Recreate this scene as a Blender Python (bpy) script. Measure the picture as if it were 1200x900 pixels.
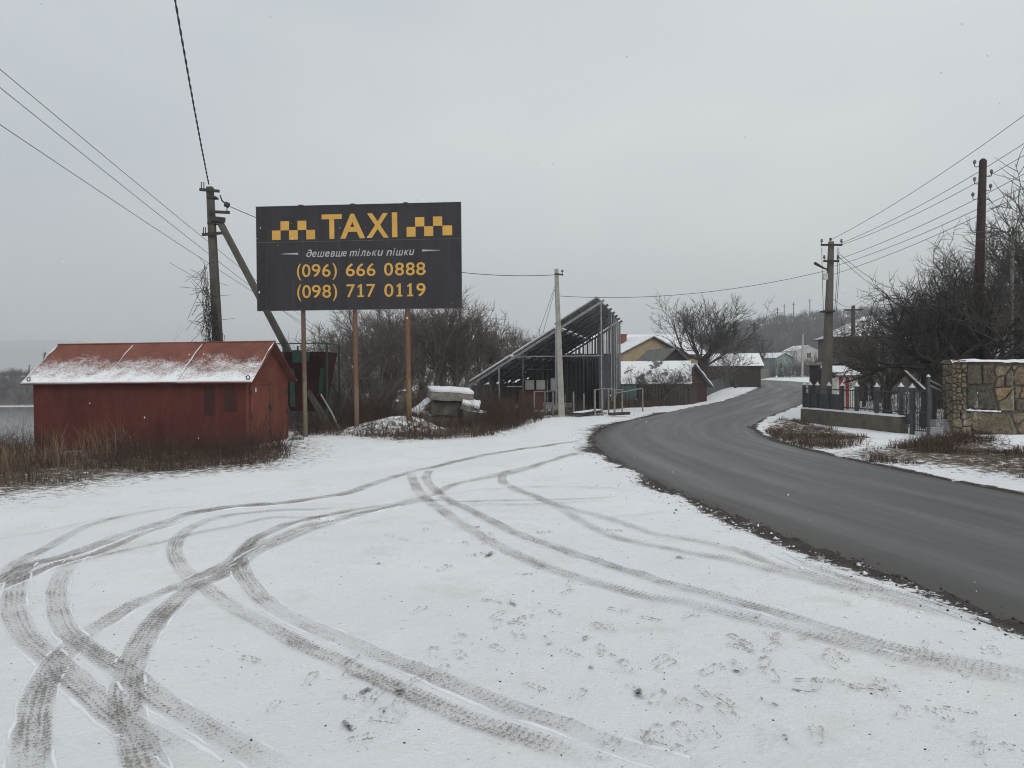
import bpy, math, random
import numpy as np
from mathutils import Matrix, Vector

R = math.radians
random.seed(7)
scene = bpy.context.scene
COL = scene.collection
for o in list(bpy.data.objects):
    bpy.data.objects.remove(o)

# ------------------------------------------------------------------ camera
EYE = 1.75
PITCH, ROLL = 0.83, -0.5
F = 900.0                       # focal length in pixels of a 1200 px wide frame
cam_d = bpy.data.cameras.new('camera')
cam = bpy.data.objects.new('camera', cam_d)
COL.objects.link(cam)
cam_d.sensor_width = 36.0
cam_d.lens = 36.0 * F / 1200.0
cam_d.clip_start = 0.05
cam_d.clip_end = 12000
CAM_M = Matrix.Rotation(R(90 - PITCH), 4, 'X') @ Matrix.Rotation(R(ROLL), 4, 'Z')
cam.matrix_world = Matrix.Translation((0, 0, EYE)) @ CAM_M
scene.camera = cam

# ------------------------------------------------------------------ sky and sun (overcast)
SUN_EL, SUN_AZ = 38.0, 150.0    # degrees; azimuth measured from +Y towards +X
world = bpy.data.worlds.new('World')
scene.world = world
world.use_nodes = True
wn, wl = world.node_tree.nodes, world.node_tree.links
wn.clear()
w_out = wn.new('ShaderNodeOutputWorld')
w_bg = wn.new('ShaderNodeBackground')
w_bg.inputs['Strength'].default_value = 0.1
sky = wn.new('ShaderNodeTexSky')
sky.sky_type = 'NISHITA'
sky.sun_disc = False
sky.sun_elevation = R(SUN_EL)
sky.sun_rotation = R(SUN_AZ)
sky.dust_density = 4.0
w_tc = wn.new('ShaderNodeTexCoord')
w_map = wn.new('ShaderNodeMapping')
w_map.inputs['Scale'].default_value = (1.0, 1.0, 2.2)
w_no = wn.new('ShaderNodeTexNoise')
w_no.inputs['Scale'].default_value = 1.3
w_no.inputs['Detail'].default_value = 3.0
w_ramp = wn.new('ShaderNodeValToRGB')
w_ramp.color_ramp.elements[0].position = 0.30
w_ramp.color_ramp.elements[0].color = (4.9, 5.28, 5.6, 1)
w_ramp.color_ramp.elements[1].position = 0.72
w_ramp.color_ramp.elements[1].color = (6.55, 6.84, 6.9, 1)
w_mix = wn.new('ShaderNodeMixRGB')
w_mix.inputs['Fac'].default_value = 0.96
wl.new(w_tc.outputs['Generated'], w_map.inputs['Vector'])
wl.new(w_map.outputs['Vector'], w_no.inputs['Vector'])
w_dot = wn.new('ShaderNodeVectorMath'); w_dot.operation = 'DOT_PRODUCT'
w_dot.inputs[1].default_value = (math.sin(R(110)), math.cos(R(110)), 0.25)
wl.new(w_tc.outputs['Generated'], w_dot.inputs[0])
w_ma = wn.new('ShaderNodeMath'); w_ma.operation = 'MULTIPLY_ADD'; w_ma.inputs[1].default_value = 0.16
wl.new(w_dot.outputs['Value'], w_ma.inputs[0]); wl.new(w_no.outputs['Fac'], w_ma.inputs[2])
wl.new(w_ma.outputs[0], w_ramp.inputs['Fac'])
wl.new(sky.outputs['Color'], w_mix.inputs['Color1'])
wl.new(w_ramp.outputs['Color'], w_mix.inputs['Color2'])
wl.new(w_mix.outputs['Color'], w_bg.inputs['Color'])
wl.new(w_bg.outputs['Background'], w_out.inputs['Surface'])

sun_d = bpy.data.lights.new('sun', 'SUN')
sun_d.energy = 0.75
sun_d.angle = R(25)
sun_d.color = (1.0, 0.97, 0.93)
sun = bpy.data.objects.new('sun', sun_d)
COL.objects.link(sun)
sd = Vector((math.sin(R(SUN_AZ)) * math.cos(R(SUN_EL)), math.cos(R(SUN_AZ)) * math.cos(R(SUN_EL)), math.sin(R(SUN_EL))))
sun.rotation_euler = sd.to_track_quat('Z', 'Y').to_euler()

vs = scene.view_settings
vs.view_transform = 'Standard'
vs.look = 'None'
vs.gamma = 1.0
vs.exposure = 0.22
vs.use_curve_mapping = False
scene.cycles.transparent_max_bounces = 24
scene.cycles.max_bounces = 6
scene.cycles.volume_bounces = 1
scene.cycles.filter_width = 1.05

# ------------------------------------------------------------------ helpers: noise, projection, terrain
def sstep(a, b, x):
    t = np.clip((np.asarray(x, float) - a) / (b - a), 0, 1)
    return t * t * (3 - 2 * t)

_tab = np.random.RandomState(3).rand(256, 256)
def vnoise(x, y, s=1.0, o=0):
    x = np.asarray(x, float) / s + 13.7 * o + 500
    y = np.asarray(y, float) / s + 7.3 * o + 500
    xi, yi = np.floor(x).astype(int), np.floor(y).astype(int)
    fx, fy = x - xi, y - yi
    fx, fy = fx * fx * (3 - 2 * fx), fy * fy * (3 - 2 * fy)
    a = _tab[xi % 256, yi % 256]; b = _tab[(xi + 1) % 256, yi % 256]
    c = _tab[xi % 256, (yi + 1) % 256]; d = _tab[(xi + 1) % 256, (yi + 1) % 256]
    return (a * (1 - fx) + b * fx) * (1 - fy) + (c * (1 - fx) + d * fx) * fy - 0.5

def fbm(x, y, s=1.0, o=0, n=3):
    return sum(vnoise(x, y, s / 2 ** k, o + k) / 2 ** k for k in range(n))

def gz_base(x, y):
    x = np.asarray(x, float); y = np.asarray(y, float)
    z = -0.32 * sstep(4.0, 9.0, -x) * sstep(11, 19, y)
    z = z - 6.6 * sstep(14.5, 24, -x) * sstep(20, 27, y)                  # river bank
    z = z + 8.5 * sstep(182, 300, y) * sstep(20, 60, -x) * sstep(182, 190, y)
    z = z + 0.010 * np.maximum(0, y - 62) * sstep(-30, 0, x)
    z = z - 0.8 * np.exp(-((x - 9.5 - (y - 52) * 0.25) / 4.0) ** 2 - ((y - 55) / 11.0) ** 2)   # sunken yards
    z = z + 0.16 * np.clip(x - 15 - np.maximum(0, y - 24) * 0.38, 0, 60) * sstep(19, 24, y) * sstep(200, 120, y) # slope behind the orchard
    z = z + 25.5 * np.exp(-((x - 236) / 105.0) ** 2 - ((y - 430) / 120.0) ** 2)               # wooded hill
    z = z + 14 * np.exp(-((x - 120) / 95.0) ** 2 - ((y - 470) / 90.0) ** 2)
    return z

MOUNDS = []                     # (x, y, radius x, radius y, height)
def gz(x, y):
    z = gz_base(x, y)
    for mx, my, rx, ry, h in MOUNDS:
        z = z + h * np.exp(-((np.asarray(x) - mx) / rx) ** 2 - ((np.asarray(y) - my) / ry) ** 2)
    return z

def pdir(px, py):
    d = CAM_M.to_3x3() @ Vector(((px - 600) / F, -(py - 450) / F, -1.0))
    return d / d.y

def P(px, py, depth):
    """world point that a photo pixel shows at the given distance ahead"""
    d = pdir(px, py)
    return Vector((d.x * depth, depth, EYE + d.z * depth))

def G(px, py):
    """world point on the ground under a photo pixel"""
    d = pdir(px, py)
    t = 1.0
    z = 0.0
    for _ in range(25):
        t = 0.5 * t + 0.5 * (z - EYE) / min(d.z, -1e-3) if _ else (z - EYE) / min(d.z, -1e-3)
        z = float(gz(d.x * t, t))
    return Vector((d.x * t, t, z))

def GD(px, depth):
    """ground point in the direction of a photo column at a distance"""
    x = (px - 600) / F * depth
    return Vector((x, depth, float(gz(x, depth))))

# ------------------------------------------------------------------ helpers: materials
def new_mat(name):
    m = bpy.data.materials.new(name)
    m.use_nodes = True
    return m, m.node_tree.nodes, m.node_tree.links, m.node_tree.nodes['Principled BSDF']

def ramp(n, a, b, ca=(0, 0, 0, 1), cb=(1, 1, 1, 1)):
    r = n.new('ShaderNodeValToRGB')
    r.color_ramp.elements[0].position = a; r.color_ramp.elements[0].color = ca
    r.color_ramp.elements[1].position = b; r.color_ramp.elements[1].color = cb
    return r

def math_node(n, l, op, a, b=None, clamp=False):
    m = n.new('ShaderNodeMath'); m.operation = op; m.use_clamp = clamp
    for i, v in enumerate((a, b)):
        if v is None: continue
        if isinstance(v, (int, float)): m.inputs[i].default_value = v
        else: l.new(v, m.inputs[i])
    return m.outputs[0]

def noise_node(n, l, scale, detail=4, rough=0.6, vec=None, coord='Object', stretch=None):
    if vec is None:
        tc = n.new('ShaderNodeTexCoord'); vec = tc.outputs[coord]
    if stretch:
        mp = n.new('ShaderNodeMapping'); mp.inputs['Scale'].default_value = stretch
        l.new(vec, mp.inputs['Vector']); vec = mp.outputs['Vector']
    t = n.new('ShaderNodeTexNoise')
    t.inputs['Scale'].default_value = scale; t.inputs['Detail'].default_value = detail; t.inputs['Roughness'].default_value = rough
    l.new(vec, t.inputs['Vector'])
    return t.outputs['Fac']

def mixc(n, l, fac, c1, c2, mode='MIX'):
    m = n.new('ShaderNodeMixRGB'); m.blend_type = mode
    for i, v in ((0, fac), (1, c1), (2, c2)):
        if isinstance(v, (int, float)): m.inputs[i].default_value = v
        elif isinstance(v, tuple): m.inputs[i].default_value = v if len(v) == 4 else v + (1,)
        else: l.new(v, m.inputs[i])
    return m.outputs[0]

def bump_to(n, l, bsdf, h, dist=0.02, strength=0.6):
    b = n.new('ShaderNodeBump'); b.inputs['Distance'].default_value = dist; b.inputs['Strength'].default_value = strength
    l.new(h, b.inputs['Height']); l.new(b.outputs['Normal'], bsdf.inputs['Normal'])

SNOW = (0.84, 0.855, 0.87)
def M(name, c1, c2=None, scale=6.0, rough=0.75, bump=0.01, metal=0.0, snow=0.0, snow_scale=3.0, stretch=None, spots=None, spec=0.3, lo=0.35, hi=0.68):
    """noise-mottled surface; snow > 0 lets snow lie on faces that look up"""
    c2 = c2 or tuple(v * 0.6 for v in c1)
    m, n, l, b = new_mat(name)
    f = noise_node(n, l, scale, 6, 0.65, stretch=stretch)
    r = ramp(n, lo, hi); l.new(f, r.inputs['Fac'])
    c = mixc(n, l, r.outputs['Color'], c1, c2)
    if spots:
        f2 = noise_node(n, l, scale * 2.7, 8, 0.75)
        r2 = ramp(n, spots[1], spots[1] + 0.08); l.new(f2, r2.inputs['Fac'])
        c = mixc(n, l, r2.outputs['Color'], c, spots[0])
    if snow > 0:
        geo = n.new('ShaderNodeNewGeometry')
        sx = n.new('ShaderNodeSeparateXYZ'); l.new(geo.outputs['Normal'], sx.inputs[0])
        fs = noise_node(n, l, snow_scale, 5, 0.7)
        a = math_node(n, l, 'ADD', sx.outputs['Z'], math_node(n, l, 'MULTIPLY', math_node(n, l, 'SUBTRACT', fs, 0.5), 1.6))
        r3 = ramp(n, 1.0 - snow, 1.12 - snow); l.new(a, r3.inputs['Fac'])
        c = mixc(n, l, r3.outputs['Color'], c, SNOW)
    l.new(c, b.inputs['Base Color'])
    b.inputs['Roughness'].default_value = rough
    b.inputs['Metallic'].default_value = metal
    b.inputs['Specular IOR Level'].default_value = spec
    if bump: bump_to(n, l, b, f, bump, 0.7)
    return m

# ------------------------------------------------------------------ helpers: meshes and objects
ORI = {}                        # object -> world position its local coordinates start from

def link(o, parent=None):
    COL.objects.link(o)
    if parent is not None: o.parent = parent
    return o

def tag(o, label=None, cat=None, group=None, kind=None):
    if label: o['label'] = label
    if cat: o['category'] = cat
    if group: o['group'] = group
    if kind: o['kind'] = kind
    return o

def thing(name, loc, label, cat, group=None, rot=0.0):
    e = bpy.data.objects.new(name, None)
    e.empty_display_size = 0.3
    e.location = loc
    e.rotation_euler = (0, 0, rot)
    link(e)
    ORI[e.name] = Vector(loc)
    return tag(e, label, cat, group, 'thing')

class MB:
    """collects shapes; build() links them as one mesh object"""
    def __init__(s): s.v, s.f, s.mi, s.m = [], [], [], 0
    def add(s, vs_, fs_):
        o = len(s.v)
        s.v += [tuple(p) for p in vs_]
        for f in fs_:
            s.f.append(tuple(i + o for i in f)); s.mi.append(s.m)
    def box(s, a, b):
        x0, y0, z0 = a; x1, y1, z1 = b
        s.add([(x0, y0, z0), (x1, y0, z0), (x1, y1, z0), (x0, y1, z0), (x0, y0, z1), (x1, y0, z1), (x1, y1, z1), (x0, y1, z1)],
              [(0, 3, 2, 1), (4, 5, 6, 7), (0, 1, 5, 4), (1, 2, 6, 5), (2, 3, 7, 6), (3, 0, 4, 7)])
        return s
    def obox(s, c, ax, ay, az):
        """box about centre c with half-extent vectors"""
        c, ax, ay, az = map(Vector, (c, ax, ay, az))
        vs_ = [c + sx * ax + sy * ay + sz * az for sz in (-1, 1) for sx, sy in ((-1, -1), (1, -1), (1, 1), (-1, 1))]
        s.add(vs_, [(0, 3, 2, 1), (4, 5, 6, 7), (0, 1, 5, 4), (1, 2, 6, 5), (2, 3, 7, 6), (3, 0, 4, 7)])
        return s
    def beam(s, p, q, w, h=None, w2=None, h2=None, up=(0, 0, 1)):
        """rectangular bar from p to q, may taper"""
        p, q = Vector(p), Vector(q)
        h = h or w; w2 = w2 or w; h2 = h2 or h
        d = (q - p).normalized()
        u = Vector(up)
        if abs(d.dot(u)) > 0.98: u = Vector((0, 1, 0))
        a = d.cross(u).normalized(); b = a.cross(d).normalized()
        vs_ = []
        for pt, ww, hh in ((p, w, h), (q, w2, h2)):
            for sa, sb in ((-1, -1), (1, -1), (1, 1), (-1, 1)):
                vs_.append(pt + a * (sa * ww / 2) + b * (sb * hh / 2))
        s.add(vs_, [(3, 2, 1, 0), (4, 5, 6, 7), (0, 1, 5, 4), (1, 2, 6, 5), (2, 3, 7, 6), (3, 0, 4, 7)])
        return s
    def tube(s, pts, radii, n=8, cap=True):
        pts = [Vector(p) for p in pts]
        if isinstance(radii, (int, float)): radii = [radii] * len(pts)
        vs_, fs_ = [], []
        prev = None
        for i, p in enumerate(pts):
            t = (pts[min(i + 1, len(pts) - 1)] - pts[max(i - 1, 0)])
            t = t.normalized() if t.length > 1e-9 else Vector((0, 0, 1))
            if prev is None:
                u = Vector((0, 0, 1)) if abs(t.z) < 0.9 else Vector((1, 0, 0))
                a = t.cross(u).normalized()
            else:
                a = (prev - t * prev.dot(t)).normalized()
            prev = a
            b = t.cross(a)
            for k in range(n):
                an = 2 * math.pi * k / n
                vs_.append(p + (a * math.cos(an) + b * math.sin(an)) * radii[i])
        for i in range(len(pts) - 1):
            for k in range(n):
                k2 = (k + 1) % n
                fs_.append((i * n + k, i * n + k2, (i + 1) * n + k2, (i + 1) * n + k))
        if cap:
            fs_.append(tuple(range(n - 1, -1, -1)))
            o = (len(pts) - 1) * n
            fs_.append(tuple(o + k for k in range(n)))
        s.add(vs_, fs_)
        return s
    def poly_prism(s, pts, d):
        """closed outline pts extruded by vector d"""
        pts = [Vector(p) for p in pts]; d = Vector(d); n = len(pts)
        s.add(pts + [p + d for p in pts],
              [tuple(range(n - 1, -1, -1)), tuple(range(n, 2 * n))] + [(i, (i + 1) % n, n + (i + 1) % n, n + i) for i in range(n)])
        return s
    def mesh(s, name, mats, smooth=False, off=None):
        me = bpy.data.meshes.new(name)
        vs_ = s.v
        if off is not None: vs_ = [(x - off[0], y - off[1], z - off[2]) for x, y, z in vs_]
        me.from_pydata(vs_, [], s.f)
        for m in (mats if isinstance(mats, (list, tuple)) else [mats]): me.materials.append(m)
        if isinstance(mats, (list, tuple)) and len(mats) > 1: me.polygons.foreach_set('material_index', s.mi)
        if smooth: me.polygons.foreach_set('use_smooth', [True] * len(me.polygons))
        me.update()
        return me
    def build(s, name, mats, parent=None, smooth=False, local=False, off=None):
        if off is None and not local and parent is not None: off = ORI.get(parent.name)
        me = s.mesh(name, mats, smooth, off)
        o = bpy.data.objects.new(name, me)
        link(o, parent)
        ORI[o.name] = Vector(off) if off is not None else Vector((0, 0, 0))
        return o
    def bevel(s, o, w, seg=1):
        return o

def add_bevel(o, w=0.01, seg=1):
    import bmesh
    bm = bmesh.new(); bm.from_mesh(o.data)
    bmesh.ops.bevel(bm, geom=list(bm.edges), offset=w, segments=seg, affect='EDGES', profile=0.5)
    bm.to_mesh(o.data); bm.free()
    return o

def np_mesh(name, verts, quads=None, tris=None, mat=None, smooth=True):
    """mesh from arrays"""
    me = bpy.data.meshes.new(name)
    verts = np.asarray(verts, np.float32).reshape(-1, 3)
    me.vertices.add(len(verts)); me.vertices.foreach_set('co', verts.ravel())
    loops, starts, tot, s0 = [], [], [], 0
    for fa, k in ((quads, 4), (tris, 3)):
        if fa is None or len(fa) == 0: continue
        fa = np.asarray(fa, np.int32).reshape(-1, k)
        loops.append(fa.ravel()); starts.append(s0 + np.arange(len(fa)) * k); tot.append(np.full(len(fa), k)); s0 += fa.size
    loops = np.concatenate(loops); starts = np.concatenate(starts)
    me.loops.add(len(loops)); me.loops.foreach_set('vertex_index', loops.astype(np.int32))
    me.polygons.add(len(starts)); me.polygons.foreach_set('loop_start', starts.astype(np.int32))
    if smooth: me.polygons.foreach_set('use_smooth', np.ones(len(starts), bool))
    if mat: me.materials.append(mat)
    me.update(calc_edges=True)
    me.validate()
    return me

def np_obj(name, me, parent=None, loc=None):
    o = bpy.data.objects.new(name, me)
    link(o, parent)
    if loc is not None: o.location = loc
    ORI[o.name] = Vector((0, 0, 0))
    return o

def tubes_np(Pp, Rr, sides):
    """many tubes at once: Pp (K,N,3), Rr (K,N) -> verts, quads"""
    K, N, _ = Pp.shape
    T = np.gradient(Pp, axis=1)
    T /= np.linalg.norm(T, axis=2, keepdims=True) + 1e-9
    ref = np.where(np.abs(T[:, :1, 2:3]) > 0.9, np.array([[[1.0, 0, 0]]]), np.array([[[0, 0, 1.0]]]))
    ref = np.broadcast_to(ref, T.shape)
    A = np.cross(T, ref); A /= np.linalg.norm(A, axis=2, keepdims=True) + 1e-9
    B = np.cross(T, A)
    an = 2 * np.pi * np.arange(sides) / sides
    V = Pp[:, :, None, :] + Rr[:, :, None, None] * (A[:, :, None, :] * np.cos(an)[None, None, :, None] + B[:, :, None, :] * np.sin(an)[None, None, :, None])
    idx = np.arange(K * N * sides).reshape(K, N, sides)
    q = np.stack([idx[:, :-1, :], np.roll(idx, -1, 2)[:, :-1, :], np.roll(idx, -1, 2)[:, 1:, :], idx[:, 1:, :]], -1).reshape(-1, 4)
    return V.reshape(-1, 3), q

def join_np(parts):
    vs_, qs, o = [], [], 0
    for v, q in parts:
        vs_.append(v); qs.append(q + o); o += len(v)
    return np.concatenate(vs_), np.concatenate(qs)

# ------------------------------------------------------------------ trees
def grow(seed, trunk_h, trunk_r, levels, lean=(0, 0), trunk_pts=7, stems=1, stem_spread=0.0, base_r=0.0):
    """levels: dicts n, length, angle, wander, up, pts, tmin, sides, rfac -> list of (P, R, sides)"""
    rs = np.random.RandomState(seed)
    K, N = stems, trunk_pts
    az = rs.rand(K) * 2 * np.pi
    D = np.stack([np.cos(az) * stem_spread + lean[0], np.sin(az) * stem_spread + lean[1], np.ones(K)], -1)
    D /= np.linalg.norm(D, axis=1, keepdims=True)
    O = np.stack([np.cos(az) * base_r * rs.rand(K), np.sin(az) * base_r * rs.rand(K), np.full(K, -0.08)], -1)
    Lg = trunk_h * (0.75 + 0.5 * rs.rand(K) if K > 1 else np.ones(K))
    Rad = np.full(K, trunk_r) * (0.7 + 0.5 * rs.rand(K) if K > 1 else np.ones(K))
    out = []
    def run(O, D, Lg, Rad, N, wander, up, taper):
        K = len(O)
        Pp = np.zeros((K, N, 3)); Pp[:, 0] = O
        Dd = np.zeros((K, N, 3)); Dd[:, 0] = D
        d = D.copy()
        for i in range(1, N):
            d = d + rs.randn(K, 3) * wander + np.array([0, 0, up])
            d /= np.linalg.norm(d, axis=1, keepdims=True)
            Pp[:, i] = Pp[:, i - 1] + d * (Lg / (N - 1))[:, None]
            Dd[:, i] = d
        t = np.linspace(0, 1, N)
        Rr = Rad[:, None] * (1 - (1 - taper) * t[None, :])
        return Pp, Dd, Rr
    Pp, Dd, Rr = run(O, D, Lg, Rad, N, 0.06, 0.01, levels[0].get('trunk_taper', 0.45))
    out.append((Pp, Rr, 8 if stems == 1 else 5))
    for li, lv in enumerate(levels):
        K, N0, _ = Pp.shape
        nb = lv['n']
        par = np.repeat(np.arange(K), nb)
        kk = len(par)
        tmin = lv.get('tmin', 0.3)
        t = tmin + (1 - tmin) * rs.rand(kk) ** lv.get('tpow', 0.8)
        if li == 0 and lv.get('top', 0):
            t[: lv['top']] = 1.0
        fi = t * (N0 - 1); i0 = np.minimum(fi.astype(int), N0 - 2); fr = (fi - i0)[:, None]
        O = Pp[par, i0] * (1 - fr) + Pp[par, i0 + 1] * fr
        pd = Dd[par, np.minimum(i0 + 1, N0 - 1)]
        pr = Rr[par, i0] * (1 - fr[:, 0]) + Rr[par, i0 + 1] * fr[:, 0]
        rnd = rs.randn(kk, 3); rnd -= pd * np.sum(rnd * pd, 1, keepdims=True)
        rnd /= np.linalg.norm(rnd, axis=1, keepdims=True) + 1e-9
        an = R(lv['angle']) * (0.6 + 0.8 * rs.rand(kk))
        D = pd * np.cos(an)[:, None] + rnd * np.sin(an)[:, None]
        Lg = lv['length'] * (0.55 + 0.75 * rs.rand(kk)) * (1.0 - lv.get('fall', 0.35) * t)
        Rad = np.minimum(pr * 0.85, pr * lv.get('rfac', 0.6) * (0.75 + 0.4 * rs.rand(kk)))
        Rad = np.maximum(Rad, lv.get('rmin', 0.004))
        Pp, Dd, Rr = run(O, D, Lg, Rad, lv.get('pts', 5), lv.get('wander', 0.15), lv.get('up', 0.03), lv.get('taper', 0.35))
        out.append((Pp, Rr, lv.get('sides', 3)))
    return out

TREE_LIB = {}
def tree_meshes(key, mats, **kw):
    """trunk mesh and branch mesh of one tree shape, shared between copies"""
    if key not in TREE_LIB:
        g = grow(**kw)
        tv, tq = tubes_np(*g[0])
        cv, cq = join_np([tubes_np(*a) for a in g[1:]])
        TREE_LIB[key] = (np_mesh('trunk', tv, tq, mat=mats[0]), np_mesh('crown', cv, cq, mat=mats[1]))
    return TREE_LIB[key]

def plant(name, meshes, loc, label, cat='tree', group=None, rot=0.0, sc=1.0, part_names=('trunk', 'crown')):
    e = thing(name, loc, label, cat, group, rot)
    e.scale = (sc, sc, sc) if not isinstance(sc, tuple) else sc
    for nm, me in zip(part_names, meshes):
        np_obj(nm, me, e)
    return e

# ------------------------------------------------------------------ materials
M_snow_cap = M('snow cap', SNOW, (0.72, 0.74, 0.78), scale=4, rough=0.9, bump=0.015, spec=0.15)
M_bark = M('dark bark', (0.075, 0.063, 0.054), (0.038, 0.033, 0.029), scale=9, rough=0.95, bump=0.01, spec=0.1)
M_twig = M('dark twigs', (0.108, 0.097, 0.089), (0.064, 0.057, 0.053), scale=3, rough=0.95, bump=0, spec=0.1)
M_twig_black = M('black wet bark', (0.062, 0.055, 0.051), (0.036, 0.032, 0.030), scale=4, rough=0.9, bump=0, spec=0.15)
M_twig_brown = M('brown twigs', (0.165, 0.135, 0.115), (0.100, 0.081, 0.070), scale=1.5, rough=0.95, bump=0, spec=0.1)
M_twig_grey = M('grey twigs', (0.165, 0.145, 0.130), (0.100, 0.088, 0.080), scale=1.5, rough=0.95, bump=0, spec=0.1)
M_bramble = M('bramble stems', (0.095, 0.058, 0.046), (0.045, 0.031, 0.026), scale=2.5, rough=0.95, bump=0, spec=0.1)
M_straw = M('dry straw', (0.27, 0.195, 0.125), (0.14, 0.10, 0.068), scale=1.2, rough=0.95, bump=0, spec=0.1)
M_deadgrass = M('dead brown grass', (0.135, 0.100, 0.072), (0.065, 0.050, 0.040), scale=2, rough=0.95, bump=0, spec=0.1)
M_greengrass = M('winter green grass', (0.075, 0.085, 0.038), (0.045, 0.050, 0.025), scale=3, rough=0.95, bump=0, spec=0.1)
M_concrete = M('weathered concrete', (0.27, 0.25, 0.22), (0.16, 0.145, 0.125), scale=5, rough=0.9, bump=0.012)
M_concrete_pale = M('pale concrete', (0.40, 0.385, 0.35), (0.27, 0.26, 0.235), scale=4, rough=0.9, bump=0.008)
M_concrete_dark = M('dark brown concrete', (0.125, 0.112, 0.095), (0.06, 0.054, 0.047), scale=4, rough=0.9, bump=0.02)  # darker brown tone for the lower slab block
M_concrete_snowy = M('snowy concrete', (0.15, 0.138, 0.12), (0.075, 0.068, 0.06), scale=4, rough=0.9, bump=0.02, snow=0.42, snow_scale=4)
M_pole_conc = M('utility pole concrete', (0.115, 0.105, 0.088), (0.065, 0.060, 0.050), scale=5, rough=0.9, bump=0.01, stretch=(1, 1, 0.3))
M_pole_conc2 = M('grey pole concrete', (0.165, 0.148, 0.122), (0.105, 0.094, 0.080), scale=5, rough=0.9, bump=0.01, stretch=(1, 1, 0.3))
M_wood_pole = M('tarred wood pole', (0.060, 0.040, 0.033), (0.030, 0.022, 0.020), scale=6, rough=0.9, bump=0.01, stretch=(3, 3, 0.3))
M_iron = M('dark iron', (0.035, 0.034, 0.034), (0.06, 0.045, 0.036), scale=14, rough=0.7, bump=0.003)
M_wire = M('wire', (0.09, 0.09, 0.094), rough=0.7, bump=0)
M_porcelain = M('insulator porcelain', (0.10, 0.085, 0.075), (0.2, 0.19, 0.18), scale=5, rough=0.35, bump=0)
M_galv = M('galvanised steel', (0.36, 0.37, 0.38), (0.22, 0.225, 0.23), scale=7, rough=0.5, metal=0.55, bump=0.002)
M_steel_dark = M('dark steel section', (0.10, 0.105, 0.115), (0.06, 0.062, 0.068), scale=6, rough=0.55, metal=0.3, bump=0.002)
M_steel_mid = M('grey steel section', (0.135, 0.14, 0.15), (0.085, 0.088, 0.095), scale=6, rough=0.55, metal=0.3, bump=0.002)
M_pipe = M('pale painted pipe', (0.30, 0.29, 0.27), (0.17, 0.15, 0.13), scale=8, rough=0.7, bump=0.003)
M_fence_grey = M('grey fence paint', (0.066, 0.074, 0.078), (0.040, 0.045, 0.048), scale=6, rough=0.6, bump=0.003)
M_white = M('white paint', (0.72, 0.71, 0.68), (0.50, 0.48, 0.45), scale=6, rough=0.6, bump=0.003)
M_red = M('red paint', (0.40, 0.05, 0.045), (0.25, 0.035, 0.032), scale=6, rough=0.6, bump=0.003)

def garage_paint(name, c1, c2, rust=(0.10, 0.040, 0.025)):
    m, n, l, b = new_mat(name)
    f1 = noise_node(n, l, 1.1, 6, 0.65)
    r1 = ramp(n, 0.33, 0.68); l.new(f1, r1.inputs['Fac'])
    c = mixc(n, l, r1.outputs['Color'], c1, c2)
    f2 = noise_node(n, l, 3.2, 8, 0.75, stretch=(1, 1, 0.22))           # vertical run-off
    r2 = ramp(n, 0.48, 0.64); l.new(f2, r2.inputs['Fac'])
    c = mixc(n, l, math_node(n, l, 'MULTIPLY', r2.outputs['Color'], 0.55), c, rust)
    f3 = noise_node(n, l, 26, 4, 0.7)
    r3 = ramp(n, 0.66, 0.72); l.new(f3, r3.inputs['Fac'])
    c = mixc(n, l, math_node(n, l, 'MULTIPLY', r3.outputs['Color'], 0.5), c, (0.035, 0.020, 0.017))
    l.new(c, b.inputs['Base Color'])
    b.inputs['Roughness'].default_value = 0.75
    b.inputs['Specular IOR Level'].default_value = 0.10
    bump_to(n, l, b, f1, 0.10, 0.7)
    return m
M_gar_wall = garage_paint('maroon sheet paint', (0.128, 0.036, 0.028), (0.085, 0.026, 0.023), (0.150, 0.050, 0.034))
M_gar_door = garage_paint('brick red door paint', (0.20, 0.066, 0.047), (0.155, 0.050, 0.038))
M_gar_patch = garage_paint('dark overpaint', (0.048, 0.022, 0.021), (0.070, 0.026, 0.023))
M_rust_dark = garage_paint('dark rusted plate', (0.055, 0.020, 0.018), (0.028, 0.014, 0.014), (0.10, 0.030, 0.028))
M_green_iron = M('green iron paint', (0.030, 0.105, 0.080), (0.035, 0.050, 0.042), scale=6, rough=0.7, bump=0.004)

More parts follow.
